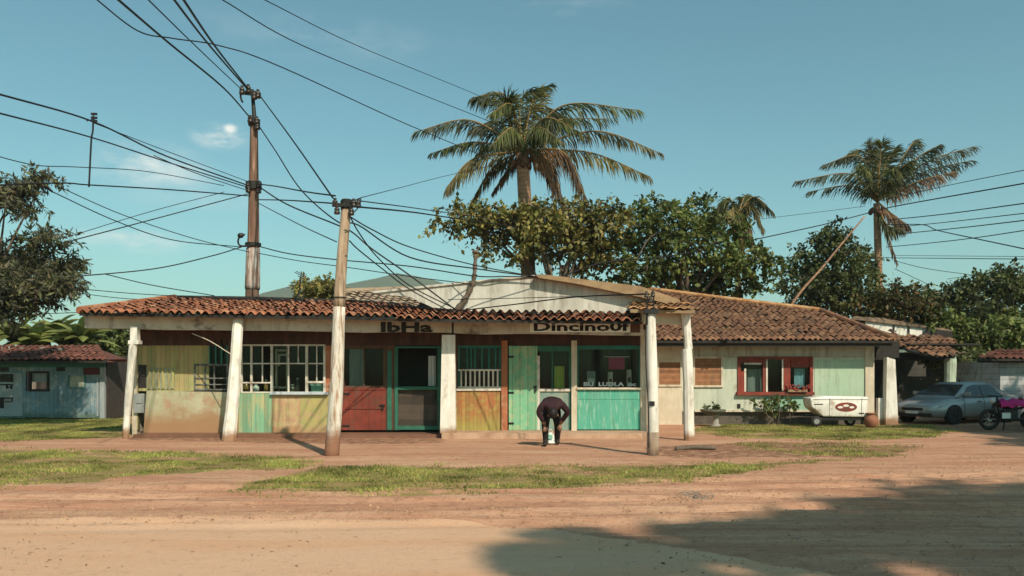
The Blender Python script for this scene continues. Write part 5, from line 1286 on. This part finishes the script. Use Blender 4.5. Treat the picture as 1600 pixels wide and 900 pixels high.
YR = 16.3
rp = thing('service_pole', 'short straight white pole with dark foot and cables at its top, before the porch corner', 'utility pole', (X(1019,YR), YR, 0), 'utility poles')
MB().tube(spline([(X(1021,YR),YR,-.1),(X(1019.5,YR),YR,1.4),(X(1016,YR),YR,Z(484,YR))],8), [.118-.0012*i for i in range(17)], 12).build('pole', mt['white'], rp, smooth=True)
MB().tube([(X(1020.6,YR),YR,-.1),(X(1020.3,YR),YR,.46)], [.124,.121], 12).build('foot_band', M('rusty_foot_paint', (.2,.13,.09), (.34,.25,.18), scale=5, wear=(.5,.45,.38), wear_amt=.3), rp, smooth=True)
b = MB(); b.obox(Matrix.Translation((X(1017,YR),YR-.02,Z(487,YR))), .26, .25, .09); b.tube([(X(1010,YR),YR-.1,Z(458,YR)),(X(1010,YR),YR-.1,Z(508,YR))], .014, 6); b.tube([(X(1020,YR),YR-.1,Z(456,YR)),(X(1020,YR),YR-.1,Z(484,YR))], .014, 6); b.build('bracket', mt['black'], rp)
for x, y in ((1010,460),(1020,459),(1016,468)): insul(rp, P(x,y,YR-.1), .045, .13)
b = MB(); b.pbox(1015,1023,627,634,YR-.13,.04); b.build('pole_tag', mt['black'], rp)
b = MB(); b.tube(spline([P(1010,480,YR-.1), P(1009,560,YR-.12), P(1013,640,YR-.12), P(1014,700,YR-.12)],6), .012, 5); b.build('down_cable', mt['wire'], rp)

# curved dead pole on the porch roof
YK = 21.2
dp = thing('bent_stick', 'bent dark dead branch standing on the porch roof before the white gable', 'branch', P(712,487,YK))
pts = spline([P(709,489,YK), P(722,474,YK), P(736,450,YK), P(741,430,YK), P(743,398,YK)], 6)
MB().tube(pts, [.085-.0016*i+.012*math.sin(i*1.9) for i in range(25)], 8).build('stick', mt['bark'], dp, smooth=True)
b = MB(); b.ball(P(743,394,YK), .09, 8, 5, (1,1,.6)); b.tube([P(743,393,YK), P(750,386,YK), P(768,378,YK)], .012, 5); b.tube([P(739,432,YK), P(746,430,YK)], .02, 5); b.build('twig', mt['bark'], dp)

ta = thing('tv_antenna', 'thin black aerial standing on the porch roof ridge beside the little round tree', 'aerial', P(466,469,23.2))
MB().tube([P(466,470,23.2), P(471,424,23.2)], .014, 6).build('mast', mt['black'], ta)
b = MB()
for y, w2 in ((428,.16),(431,.22),(434,.12)): b.obox(Matrix.Translation(P(471,y,23.2)) @ Matrix.Rotation(.5,4,'Y'), w2*2, .015, .02)
b.build('crossbar', mt['black'], ta)

# thin mast held by the wires
YHm = 20.0
hm = thing('hanging_rod', 'thin dark rod hung from wires in the sky left of the tall pole', 'rod', P(140,290,YHm))
MB().tube(spline([P(146,178,YHm), P(145,205,YHm), P(143,215,YHm), P(141,250,YHm), P(139,292,YHm)],5), [.024]*21, 6).build('rod', mt['black'], hm, smooth=True)
b = MB()
for y in (178,184,189): b.obox(Matrix.Translation(P(147,y,YHm)), .14, .05, .045)
b.tube([P(135,189,YHm), P(150,185,YHm)], .012, 5); b.build('fitting', mt['black'], hm)

# ================================================================ wires
WG = 'overhead wires'
def wire(label, pts, r=.014, sag=0.0):
    pp = [P(*p) for p in pts]
    if len(pp) == 2 and sag:
        pp = [pp[0].lerp(pp[1], i/8) - Vector((0,0,sag*4*(i/8)*(1-i/8))) for i in range(9)]
    b = MB().tube(spline(pp, 8), r, 5)
    o = b.build('overhead_wire', mt['wire'], None, base=tuple(pp[0])); tag(o, label, 'wire', WG); return o
W = wire
W('thick twisted wire rising from the tall pole top, right of the pair', [(389,140,24.6),(336,72,18),(278,-14,13)], .024)
W('thick twisted wire rising from the tall pole top, left of the pair', [(387,140,24.6),(325,68,18),(262,-14,13)], .022)
W('thin wire between the twisted pair and the lone bold wire, rising to the top edge', [(384,146,24.6),(310,76,18),(222,-10,13)], .013)
W('bold wire from below the tall pole head up and left to the top edge', [(391,184,24.5),(350,138,20),(265,68,16),(176,-8,12)], .021)
W('slack wire crossing the others high up, falling from top left to mid sky', [(142,-8,14),(215,48,15),(270,60,16),(345,72,17),(440,105,18),(640,196,24),(800,262,31.5)], .013)
W('faint wire high in the sky running down to the big palm, lower of two', [(338,-6,15),(470,70,19),(640,140,26),(770,192,30.5),(808,212,31.6)], .012)
W('faint wire high in the sky running down to the big palm, upper of two', [(402,-6,15),(560,72,22),(740,146,30),(806,178,31.6)], .010)
W('straight wire from the tall pole head down to the head of the leaning pole', [(405,148,24.7),(458,220,20.5),(520,309,16.4)], .019)
W('wire from the tall pole neck passing behind the leaning pole towards the gable roof', [(404,196,24.7),(430,235,23),(470,296,21),(527,346,18.5),(560,352,18),(640,402,19),(745,420,21),(850,434,21.3)], .017)
W('upper bold wire from the left edge sagging to the middle of the tall pole', [(-20,142,14),(145,190,18.5),(260,244,22),(388,290,24.6)], .020)
W('lower bold wire from the left edge sagging to the middle of the tall pole', [(-20,172,14),(140,214,18.5),(270,256,22),(388,293,24.6)], .017)
W('thin wire from the hanging rod to the middle of the tall pole', [(146,192,20),(260,236,22),(388,284,24.6)], .010)
W('thin wire parting from the lower bold one just before the tall pole', [(240,243,21),(310,272,22.5),(388,298,24.6)], .012)
W('flat wire from the left tree to the tall pole below the hanging rod', [(-20,290,17),(95,286,19),(140,289,20),(260,296,22),(388,306,24.6)], .017)
W('faint slack wire over the small clouds left of the tall pole', [(-20,240,15),(55,258,17),(120,261,19),(230,268,22),(350,290,24)], .010)
W('wire slanting down from feathery tree to tall pole low clamp, upper of two', [(88,290,20),(190,335,22),(300,372,23.5),(390,394,24.6)], .012)
W('wire slanting down from feathery tree to tall pole low clamp, lower of two', [(70,294,20),(180,345,22),(270,375,23.5),(378,386,24.6)], .014)
W('wire rising from the feathery tree to the tall pole across the two slanting wires', [(96,380,21),(230,345,23),(390,302,24.6)], .016)
W('faint wire just above the one rising from the feathery tree', [(100,372,21),(230,332,23),(350,300,24.3)], .010)
W('sagging wire from the lamp arm of the tall pole to the lower feathery branches', [(377,386,24.6),(330,400,23.6),(240,420,22.5),(105,433,21.5)], .017)
W('wire branching off above the porch roof from the sagging lamp arm wire', [(163,428,22),(240,446,22.5),(335,462,23.2)], .013)
W('low faint wire from the feathery tree to the left roof ridge, upper of two', [(112,450,22),(200,458,22.5),(300,464,23.2)], .011)
W('low faint wire from the feathery tree to the left roof ridge, lower of two', [(100,455,22),(190,466,22.5),(275,470,23.2)], .010)
W('faint wire low over the banana plants to the porch roof corner', [(-20,498,24),(60,491,24),(128,488,22)], .010)
W('upper wire between the middle of the tall pole and the leaning pole head', [(406,288,24.6),(430,291,22),(480,300,18.5),(524,306,16.4)], .017)
W('lower wire between the middle of the tall pole and the leaning pole head', [(404,312,24.6),(450,313,20),(524,318,16.4)], .016)
W('bold wire from the tall pole middle dropping behind the leaning pole to the bent stick', [(405,292,24.6),(450,320,23),(528,352,21.6),(552,364,21.3),(580,388,21.2),(640,430,21),(712,484,20.9)], .020)
W('thin wire from the tall pole to the neck of the leaning pole', [(405,318,24.6),(470,352,20),(526,378,16.5)], .012)
W('wire from the tall pole lower part past the leaning pole to the gable peak', [(405,385,24.6),(450,396,24),(520,405,23),(640,416,22),(740,431,21.3),(790,432,21.3),(850,433,21.3)], .016)
W('wire from the tall pole lower part past the leaning pole to the bent stick', [(405,396,24.6),(470,408,24),(545,418,23),(640,432,22),(738,444,21.1)], .012)
W('upper wire from the leaning pole head to the olive tree', [(563,314,16.2),(640,324,19),(710,334,24),(820,348,30)], .012)
W('bold lower wire from the leaning pole head to the olive tree', [(556,323,16.2),(640,331,19),(710,341,24),(820,356,30)], .018)
W('faint wire from the leaning pole head rising to the palm frond', [(563,309,16.3),(630,292,23),(700,274,29),(810,250,31.6)], .009)
W('wire from the leaning pole neck down to the gable peak', [(546,338,16.2),(580,358,17),(640,386,18.5),(740,414,20.3),(840,433,21.2)], .014)
W('wire from the leaning pole neck curving to the bent stick, right of two', [(545,334,16.2),(560,362,16.6),(590,402,17.6),(640,446,19),(716,485,20.9)], .014)
W('short wire from the leaning pole middle to the porch roof, left of two', [(546,376,16.2),(560,390,16.6),(600,422,18),(640,452,19.3),(706,488,20.8)], .014)
W('thick black cable lying along the porch roof from the tall pole to the bent stick', [(330,466,23.6),(420,468.5,23.4),(545,476,22.6),(640,480,21.6),(708,485,20.9)], .032)
W('cable from the bent stick across the gable to the short white pole', [(712,486,20.8),(800,476,19.5),(900,464,18),(1014,459,16.2)], .015)
W('thin cable over the white gable above the longer one', [(700,468,21.1),(800,466,19.8),(910,463,18),(1016,460,16.2)], .009)
W('bold wire from the gable peak across the trees to the tall palm and beyond', [(848,434,21.3),(880,431,22),(945,410,25),(1060,398,29),(1180,374,33),(1290,350,36),(1352,334,37.6),(1400,322,34),(1620,283,24)], .022)
W('topmost thin wire from the tall palm to the right edge', [(1376,314,37.6),(1480,290,31),(1620,262,24)], .013)
W('wire from the tall palm to the right edge, first below the bold one', [(1385,344,37.6),(1480,334,31),(1620,315,24)], .019)
W('wire from the tall palm to the right edge, second below the bold one', [(1390,356,37.6),(1480,347,31),(1620,331,24)], .015)
W('wire from the tall palm to the right edge, third below the bold one', [(1400,366,37.6),(1500,356,31),(1620,342,24)], .018)
W('wire falling across the others at the right, from the palm trunk to the edge', [(1380,351,37.6),(1440,351,34),(1465,360,32),(1530,374,28),(1620,393,24)], .019)
W('wire rising at the right from the hanging dead fronds to the edge', [(1385,386,37.6),(1440,381,34),(1520,372,29),(1620,357,24)], .016)
W('level wire right of the tall palm above the distant trees', [(1150,402,36),(1300,403,37),(1402,403,36),(1620,405,26)], .014)
W('thin level wire just above the other level wire at the right', [(1400,399,36),(1500,400,31),(1620,401,26)], .009)
W('thin wire drooping from the dead fronds to the distant trees, longer one', [(1400,408,37.6),(1450,420,38),(1530,431,40)], .014)
W('thin wire drooping from the dead fronds to the distant trees, shorter one', [(1398,420,37.6),(1420,430,38),(1452,445,40)], .014)
W('faint wire from the distant trees up to the right edge', [(1480,436,40),(1560,424,36),(1640,410,32)], .012)
W('faint wire passing the right palm crown on its left side', [(1190,342,36),(1290,330,37),(1352,322,37.7)], .010)

# ================================================================ hills, far wood, moon
def hills(name, pix, Y, mat):
    V = []; F_ = []; n = 80; dep = [0, .02, .06, .12, .25]
    for i in range(n+1):
        k = i/n; px = pix[0][0] + (pix[-1][0]-pix[0][0])*k
        py = np.interp(px, [p[0] for p in pix], [p[1] for p in pix])
        z = Z(py, Y) + 1.0*float(fbm(np.array([i*.9]), np.array([Y*.01]), 4)[0])*Y*.012
        for j, (d, hh) in enumerate(((-.35,0),(-.2,.35),(-.1,.72),(0,1),(.2,.5))):
            V.append((X(px,Y), Y*(1+d), -.5 + (z+.5)*hh))
    for i in range(n):
        for j in range(4): a0 = i*5+j; F_.append((a0, a0+5, a0+6, a0+1))
    o = mesh_np(name, V, F_, mat, smooth=True); tag(o, kind='structure'); return o
hm_ = M('wooded_hill', (.05,.075,.03), (.09,.11,.05), scale=.12, rough=.95, bump=.8, bscale=.5)
hills('hills', [(-400,560),(-100,558),(200,548),(330,500),(400,463),(440,449),(490,436),(530,446),(570,438),(610,430),(640,430),(700,444),(900,480),(1200,520),(1500,530),(2000,540)], 1300, hm_)
v, f, _ = leaves([(Vector((x, 70+4*math.sin(x*.7), 1.2+.6*math.sin(x*.9))), (3.5, 2.5, 2.3+math.sin(x*1.7)), 1) for x in np.arange(-62, 66, 3.2)], 16000, .55)
o = mesh_np('far_trees', v, f, mt['lf_green']); tag(o, 'low line of green trees far behind the houses', 'trees', kind='stuff')
HAZE = .00028
# ================================================================ person bending forward in front of the glazed panel
PX, PY = .885, 18.5
per = thing('person', 'person in dark maroon jacket and black trousers bending forward, hands by the knees', 'person', (PX, PY, 0))
def skinbody(name, verts, edges, rads, mats, pick, parent, sub=2, root=0):
    me = bpy.data.meshes.new(name); b = BASE[parent.name]
    me.from_pydata([Vector(v) - b for v in verts], edges, [])
    o = bpy.data.objects.new(name + '_src', me); COL.objects.link(o)
    md = o.modifiers.new('s', 'SKIN'); md.use_smooth_shade = True; md.branch_smoothing = .5
    for i, sv in enumerate(me.skin_vertices[0].data):
        r = rads[i]; sv.radius = r if hasattr(r, '__len__') else (r, r); sv.use_root = (i == root)
    s = o.modifiers.new('u', 'SUBSURF'); s.levels = sub; s.render_levels = sub
    dg = bpy.context.evaluated_depsgraph_get(); dg.update()
    out = bpy.data.meshes.new_from_object(o.evaluated_get(dg)); bpy.data.objects.remove(o)
    out.name = name; out.materials.clear()
    for m in mats: out.materials.append(m)
    if pick:
        segs = [(Vector(verts[a]) - b, Vector(verts[c]) - b, pick(a, c)) for a, c in edges]
        for p in out.polygons:
            best = (1e9, 0)
            for s0, s1, mi_ in segs:
                d = s1 - s0; k = max(0, min(1, (p.center - s0).dot(d) / max(1e-9, d.length_squared)))
                q = (p.center - s0.lerp(s1, k)).length
                if q < best[0]: best = (q, mi_)
            p.material_index = best[1]
    out.polygons.foreach_set('use_smooth', [True]*len(out.polygons))
    return link_mesh(name, out, parent)
def V3(x, y, z): return (PX + x, PY + y, z)
jv = [V3(0,.12,.84), V3(0,-.02,.95), V3(0,-.20,.97), V3(0,-.36,.90), V3(0,-.46,.80), V3(0,-.52,.70),       # 0 pelvis .. 3 chest 4 neck 5 head
      V3(-.11,.10,.80), V3(-.15,-.10,.46), V3(-.14,-.08,.09), V3(-.17,-.30,.045),                            # 6-9 left-in-picture leg
      V3(.11,.12,.80), V3(.14,.08,.44), V3(.13,.26,.09), V3(.14,.10,.045),                                   # 10-13
      V3(-.22,-.34,.92), V3(-.31,-.34,.74), V3(-.20,-.32,.56), V3(-.17,-.30,.48),                             # 14-17 arm
      V3(.22,-.34,.92), V3(.34,-.30,.76), V3(.22,-.20,.57), V3(.18,-.14,.49)]                                # 18-21
je = [(0,1),(1,2),(2,3),(3,4),(4,5),(0,6),(6,7),(7,8),(8,9),(0,10),(10,11),(11,12),(12,13),(3,14),(14,15),(15,16),(16,17),(3,18),(18,19),(19,20),(20,21)]
jr = [.165,.185,.21,.185,.08,.095,.125,.09,.062,.055,.125,.09,.062,.055,.10,.07,.05,.035,.10,.07,.05,.035]
m_jacket = M('maroon_jacket', (.034,.011,.016), (.020,.008,.011), scale=6, rough=.85)
m_trs = M('black_trousers', (.014,.012,.013), (.02,.017,.018), scale=6, rough=.9)
m_skin = M('brown_skin', (.26,.13,.08), (.22,.11,.07), rough=.55, bump=.05)
m_shoe = M('dark_shoes', (.016,.013,.012), (.03,.024,.02), rough=.5)
m_hair = M('black_hair', (.010,.008,.008), (.018,.014,.013), scale=20, rough=.6)
def pick(a, c):
    if c in (5,): return 2
    if c in (17, 21): return 2
    if c in (9, 13): return 3
    if c in (6,7,8,10,11,12): return 1
    return 0
skinbody('body', jv, je, jr, [m_jacket, m_trs, m_skin, m_shoe], pick, per)
MB().ball(Vector(V3(0,-.50,.745)), .115, 14, 10, (.92,1.05,1.1)).build('hair', m_hair, per, smooth=True)
for s, w_ in ((-1, jv[17]), (1, jv[21])):      # hands resting on the knees
    w0 = Vector(w_); hv = [w0, w0 + Vector((-.0*s,-.03,-.05)), w0 + Vector((0,-.05,-.09))]; he = [(0,1),(1,2)]; hr = [.03,(.04,.022),(.04,.02)]
    for i in range(4):
        o_ = w0 + Vector(((i-1.5)*.02, -.052, -.095)); k = len(hv); L = (.05,.062,.058,.045)[i]
        hv += [o_, o_ + Vector(((i-1.5)*.004,-.008,-L*.55)), o_ + Vector(((i-1.5)*.006,.006,-L))]; he += [(2,k),(k,k+1),(k+1,k+2)]; hr += [.010,.009,.008]
    k = len(hv); o_ = w0 + Vector((-s*.03,-.03,-.045)); hv += [o_, o_ + Vector((-s*.03,-.015,-.03)), o_ + Vector((-s*.034,-.012,-.06))]; he += [(1,k),(k,k+1),(k+1,k+2)]; hr += [.012,.011,.009]
    skinbody('hand', hv, he, hr, [m_skin], None, per, 1)
for s in (-1, 1):
    b = MB(); b.ball(Vector(V3(s*.105,-.50,.70)), .03, 8, 6, (.5,.8,1.1)); b.build('ear', m_skin, per, smooth=True)
# white bag on the ground behind the legs
bagp = (PX + .0, PY + .75, 0)
bg_ = thing('plastic_bag', 'crumpled white and green plastic bag on the ground behind the bending person', 'bag', bagp)
b = MB(); vs = []; fs = []; n1_, n2_ = 14, 9
for i in range(n2_+1):
    k = i/n2_; rr_ = .13*(1-k*.55)*(1 if k < .85 else .6)
    for j in range(n1_):
        a = 2*math.pi*j/n1_; r = rr_*(1+.18*math.sin(a*3+k*5)+random.gauss(0,.05))
        vs.append((bagp[0]+r*math.cos(a), bagp[1]+r*.7*math.sin(a), .25*k+gz(*bagp[:2])-.005))
for i in range(n2_):
    for j in range(n1_): j2 = (j+1) % n1_; fs.append((i*n1_+j, i*n1_+j2, (i+1)*n1_+j2, (i+1)*n1_+j))
b.add(vs, fs); b.build('bag_body', mt['plastic_w'], bg_)
b = MB(); b.box(bagp[0]-.07, bagp[0]+.05, bagp[1]-.115, bagp[1]-.1, .1, .2); b.build('bag_print', mt['tgreen'], bg_)
b = MB(); b.tube(spline([(bagp[0]-.04,bagp[1],.23),(bagp[0]-.02,bagp[1],.31),(bagp[0]+.03,bagp[1],.30),(bagp[0]+.05,bagp[1],.23)],5), .008, 5); b.build('handle', mt['plastic_w'], bg_)

# ================================================================ small things on the ground
def branchlet(label, px, py, n, L, name='twig_heap', r=.012):
    x, y = G(px, py); z = gz(x, y); b = MB()
    for i in range(n):
        a = random.uniform(0, math.pi); l = L*random.uniform(.4,1); dx, dy = math.cos(a)*l/2, math.sin(a)*l/3
        ox, oy = random.gauss(0, L*.3), random.gauss(0, L*.18)
        b.tube(spline([(x+ox-dx,y+oy-dy,z+.01),(x+ox,y+oy,z+random.uniform(.03,.12)),(x+ox+dx,y+oy+dy,z+random.uniform(.01,.1))],4), [r*(1-.07*k) for k in range(9)], 5)
    o = b.build(name, mt['barkl'], None, base=(x, y, z)); tag(o, label, 'twigs')
branchlet('loose heap of dry twigs on the open red road', 1095, 778, 16, .4, r=.007)
x, y = G(1085, 704)
b = MB(); b.tube(spline([(x-.4,y,gz(x-.4,y)+.03),(x,y+.03,gz(x,y)+.05),(x+.45,y-.02,gz(x+.4,y)+.04)],5), [.05,.055,.052,.05,.05,.048,.047,.046,.045,.04,.035], 8)
tag(b.build('log', mt['bark'], None, base=(x,y,0), smooth=True), 'short dark log on the dirt beside the two-piece porch post', 'log')
# stones and dirt crumbs, too many to count
V = []; F_ = []
def crumb(x, y, s, z):
    b0 = len(V); q = [Vector((math.cos(a)*s*random.uniform(.7,1.2), math.sin(a)*s*random.uniform(.6,1.1), 0)) for a in np.arange(0, 6.28, 1.2566)]
    for p in q: V.append((x+p.x, y+p.y, z-.01))
    for p in q: V.append((x+p.x*.65, y+p.y*.65, z+s*.55))
    for i in range(5): j = (i+1) % 5; F_.append((b0+i, b0+j, b0+5+j, b0+5+i))
    F_.append((b0+5, b0+6, b0+7, b0+8)); F_.append((b0+5, b0+8, b0+9, b0+9))
for i in range(1700):
    if random.random() < .45:
        px = random.uniform(0, 1600); py = 806 - (px > 900) * (px-900)*.12 + random.gauss(0, 10)
    else: px, py = random.uniform(-40,1640), random.uniform(690, 900)
    x, y = G(px, max(py, 692)); crumb(x, y, abs(random.gauss(.004,.008))+.005, gz(x, y) + .006)
F_ = [f if len(set(f)) == 4 else None for f in F_]; F_ = [f for f in F_ if f]
o = mesh_np('gravel', V, F_, M('earth_crumbs', (.42,.25,.15), (.30,.17,.10), scale=9)); tag(o, 'small stones and crumbs of earth scattered over the road', 'gravel', kind='stuff')

# fallen leaves, too many to count
n = 2600; px = rng.uniform(-60, 1660, n); py = 690 + 210 * rng.random(n) ** 1.3; Yl = EYE * FPX / (py - HOR); xl_ = (px - 800) / FPX * Yl
kp_ = fbm(xl_ * .6, Yl * .8) + .25 * rng.random(n) > .08; xl_, Yl = xl_[kp_], Yl[kp_]; n = len(xl_); zl_ = rutz(xl_, Yl) + .012
a = rng.uniform(0, 6.28, n); l_ = rng.uniform(.01, .028, n); wd_ = l_ * rng.uniform(.25, .5, n)
ca, sa = np.cos(a), np.sin(a); cu = rng.uniform(-.01, .02, n)
v = np.stack([np.stack([xl_-ca*l_, Yl-sa*l_, zl_], -1), np.stack([xl_+sa*wd_, Yl-ca*wd_, zl_+cu], -1), np.stack([xl_+ca*l_, Yl+sa*l_, zl_+cu*.5], -1), np.stack([xl_-sa*wd_, Yl+ca*wd_, zl_+cu], -1)], 1)
o = mesh_np('leaf_litter', v.reshape(-1, 3), np.arange(n*4).reshape(-1, 4), leaf_mat('dry_fallen_leaves', [(.20,.11,.065),(.30,.18,.10),(.45,.32,.2),(.14,.085,.05),(.25,.2,.09)], .1)); tag(o, 'small dry leaves scattered over the red dirt', 'leaves', kind='stuff')

# trees standing beside the camera, out of the picture, that shade the near road
def shade_tree(label, base, h, rx, n, sz=.22):
    t_ = thing('roadside_tree', label, 'tree', base, 'roadside trees beside the viewer')
    B_ = Vector(base); c = B_ + Vector((0,0,h))
    v, f, _ = leaves([(c+Vector((random.gauss(0,rx*.4),random.gauss(0,rx*.4),random.gauss(0,.5))), (rx*.7,rx*.7,rx*.4), 1) for _ in range(7)], int(n*1.5), sz*.62)
    mesh_np('crown', v, f, mt['lf_green'], t_)
    b = MB(); b.tube(spline([B_-Vector((0,0,.2)), B_.lerp(c,.5)+Vector((.15,0,0)), c],6), [.22-.01*i for i in range(13)], 9)
    for i in range(5):
        a = i*1.26; b.tube([B_.lerp(c,.65), c+Vector((math.cos(a)*rx*.7, math.sin(a)*rx*.7, .3))], [.09,.03], 6)
    b.build('trunk', mt['bark'], t_, smooth=True)
k_ = math.cos(EL)/math.sin(EL)
def over(gx_, gy_, h): return (gx_ + math.sin(AZ)*k_*h, gy_ - math.cos(AZ)*k_*h, 0)
for gx_, gy_, h, rx in ((.2,7.2,13,.2),(1.1,7.35,13.2,.3),(2.2,7.6,13.5,.48),(3.6,8.0,14,.75),(5.3,8.6,14.5,1.1),(7.6,9.4,15,1.7),(5.6,7.6,14,.7),(8.5,7.6,14.5,1.5),(11,10.2,15,2.4),(14.6,27.3,8,1.7),(16.6,26.6,8,2.2),(14.6,24.2,7.4,2.0),(17.4,23.4,7.6,2.5),(13.6,19.6,7,1.8),(17.2,19.8,7.4,2.2)):
    shade_tree('leafy roadside tree beside the viewer shading the near road', over(gx_, gy_, h), h, rx, 3000 + int(1500*rx), .24)

# thin air between here and the hills
hz = MB(); hz.box(-2600, 2600, -60, 2200, -1.5, 190)
m, t = nt('thin_haze'); pv = t.nodes.new('ShaderNodeVolumePrincipled'); pv.inputs['Color'].default_value = (.82,.9,.92,1); pv.inputs['Density'].default_value = HAZE
o_ = t.nodes.new('ShaderNodeOutputMaterial'); t.links.new(pv.outputs[0], o_.inputs['Volume'])
tag(hz.build('haze', m), 'thin pale haze in the air', 'haze', kind='stuff')
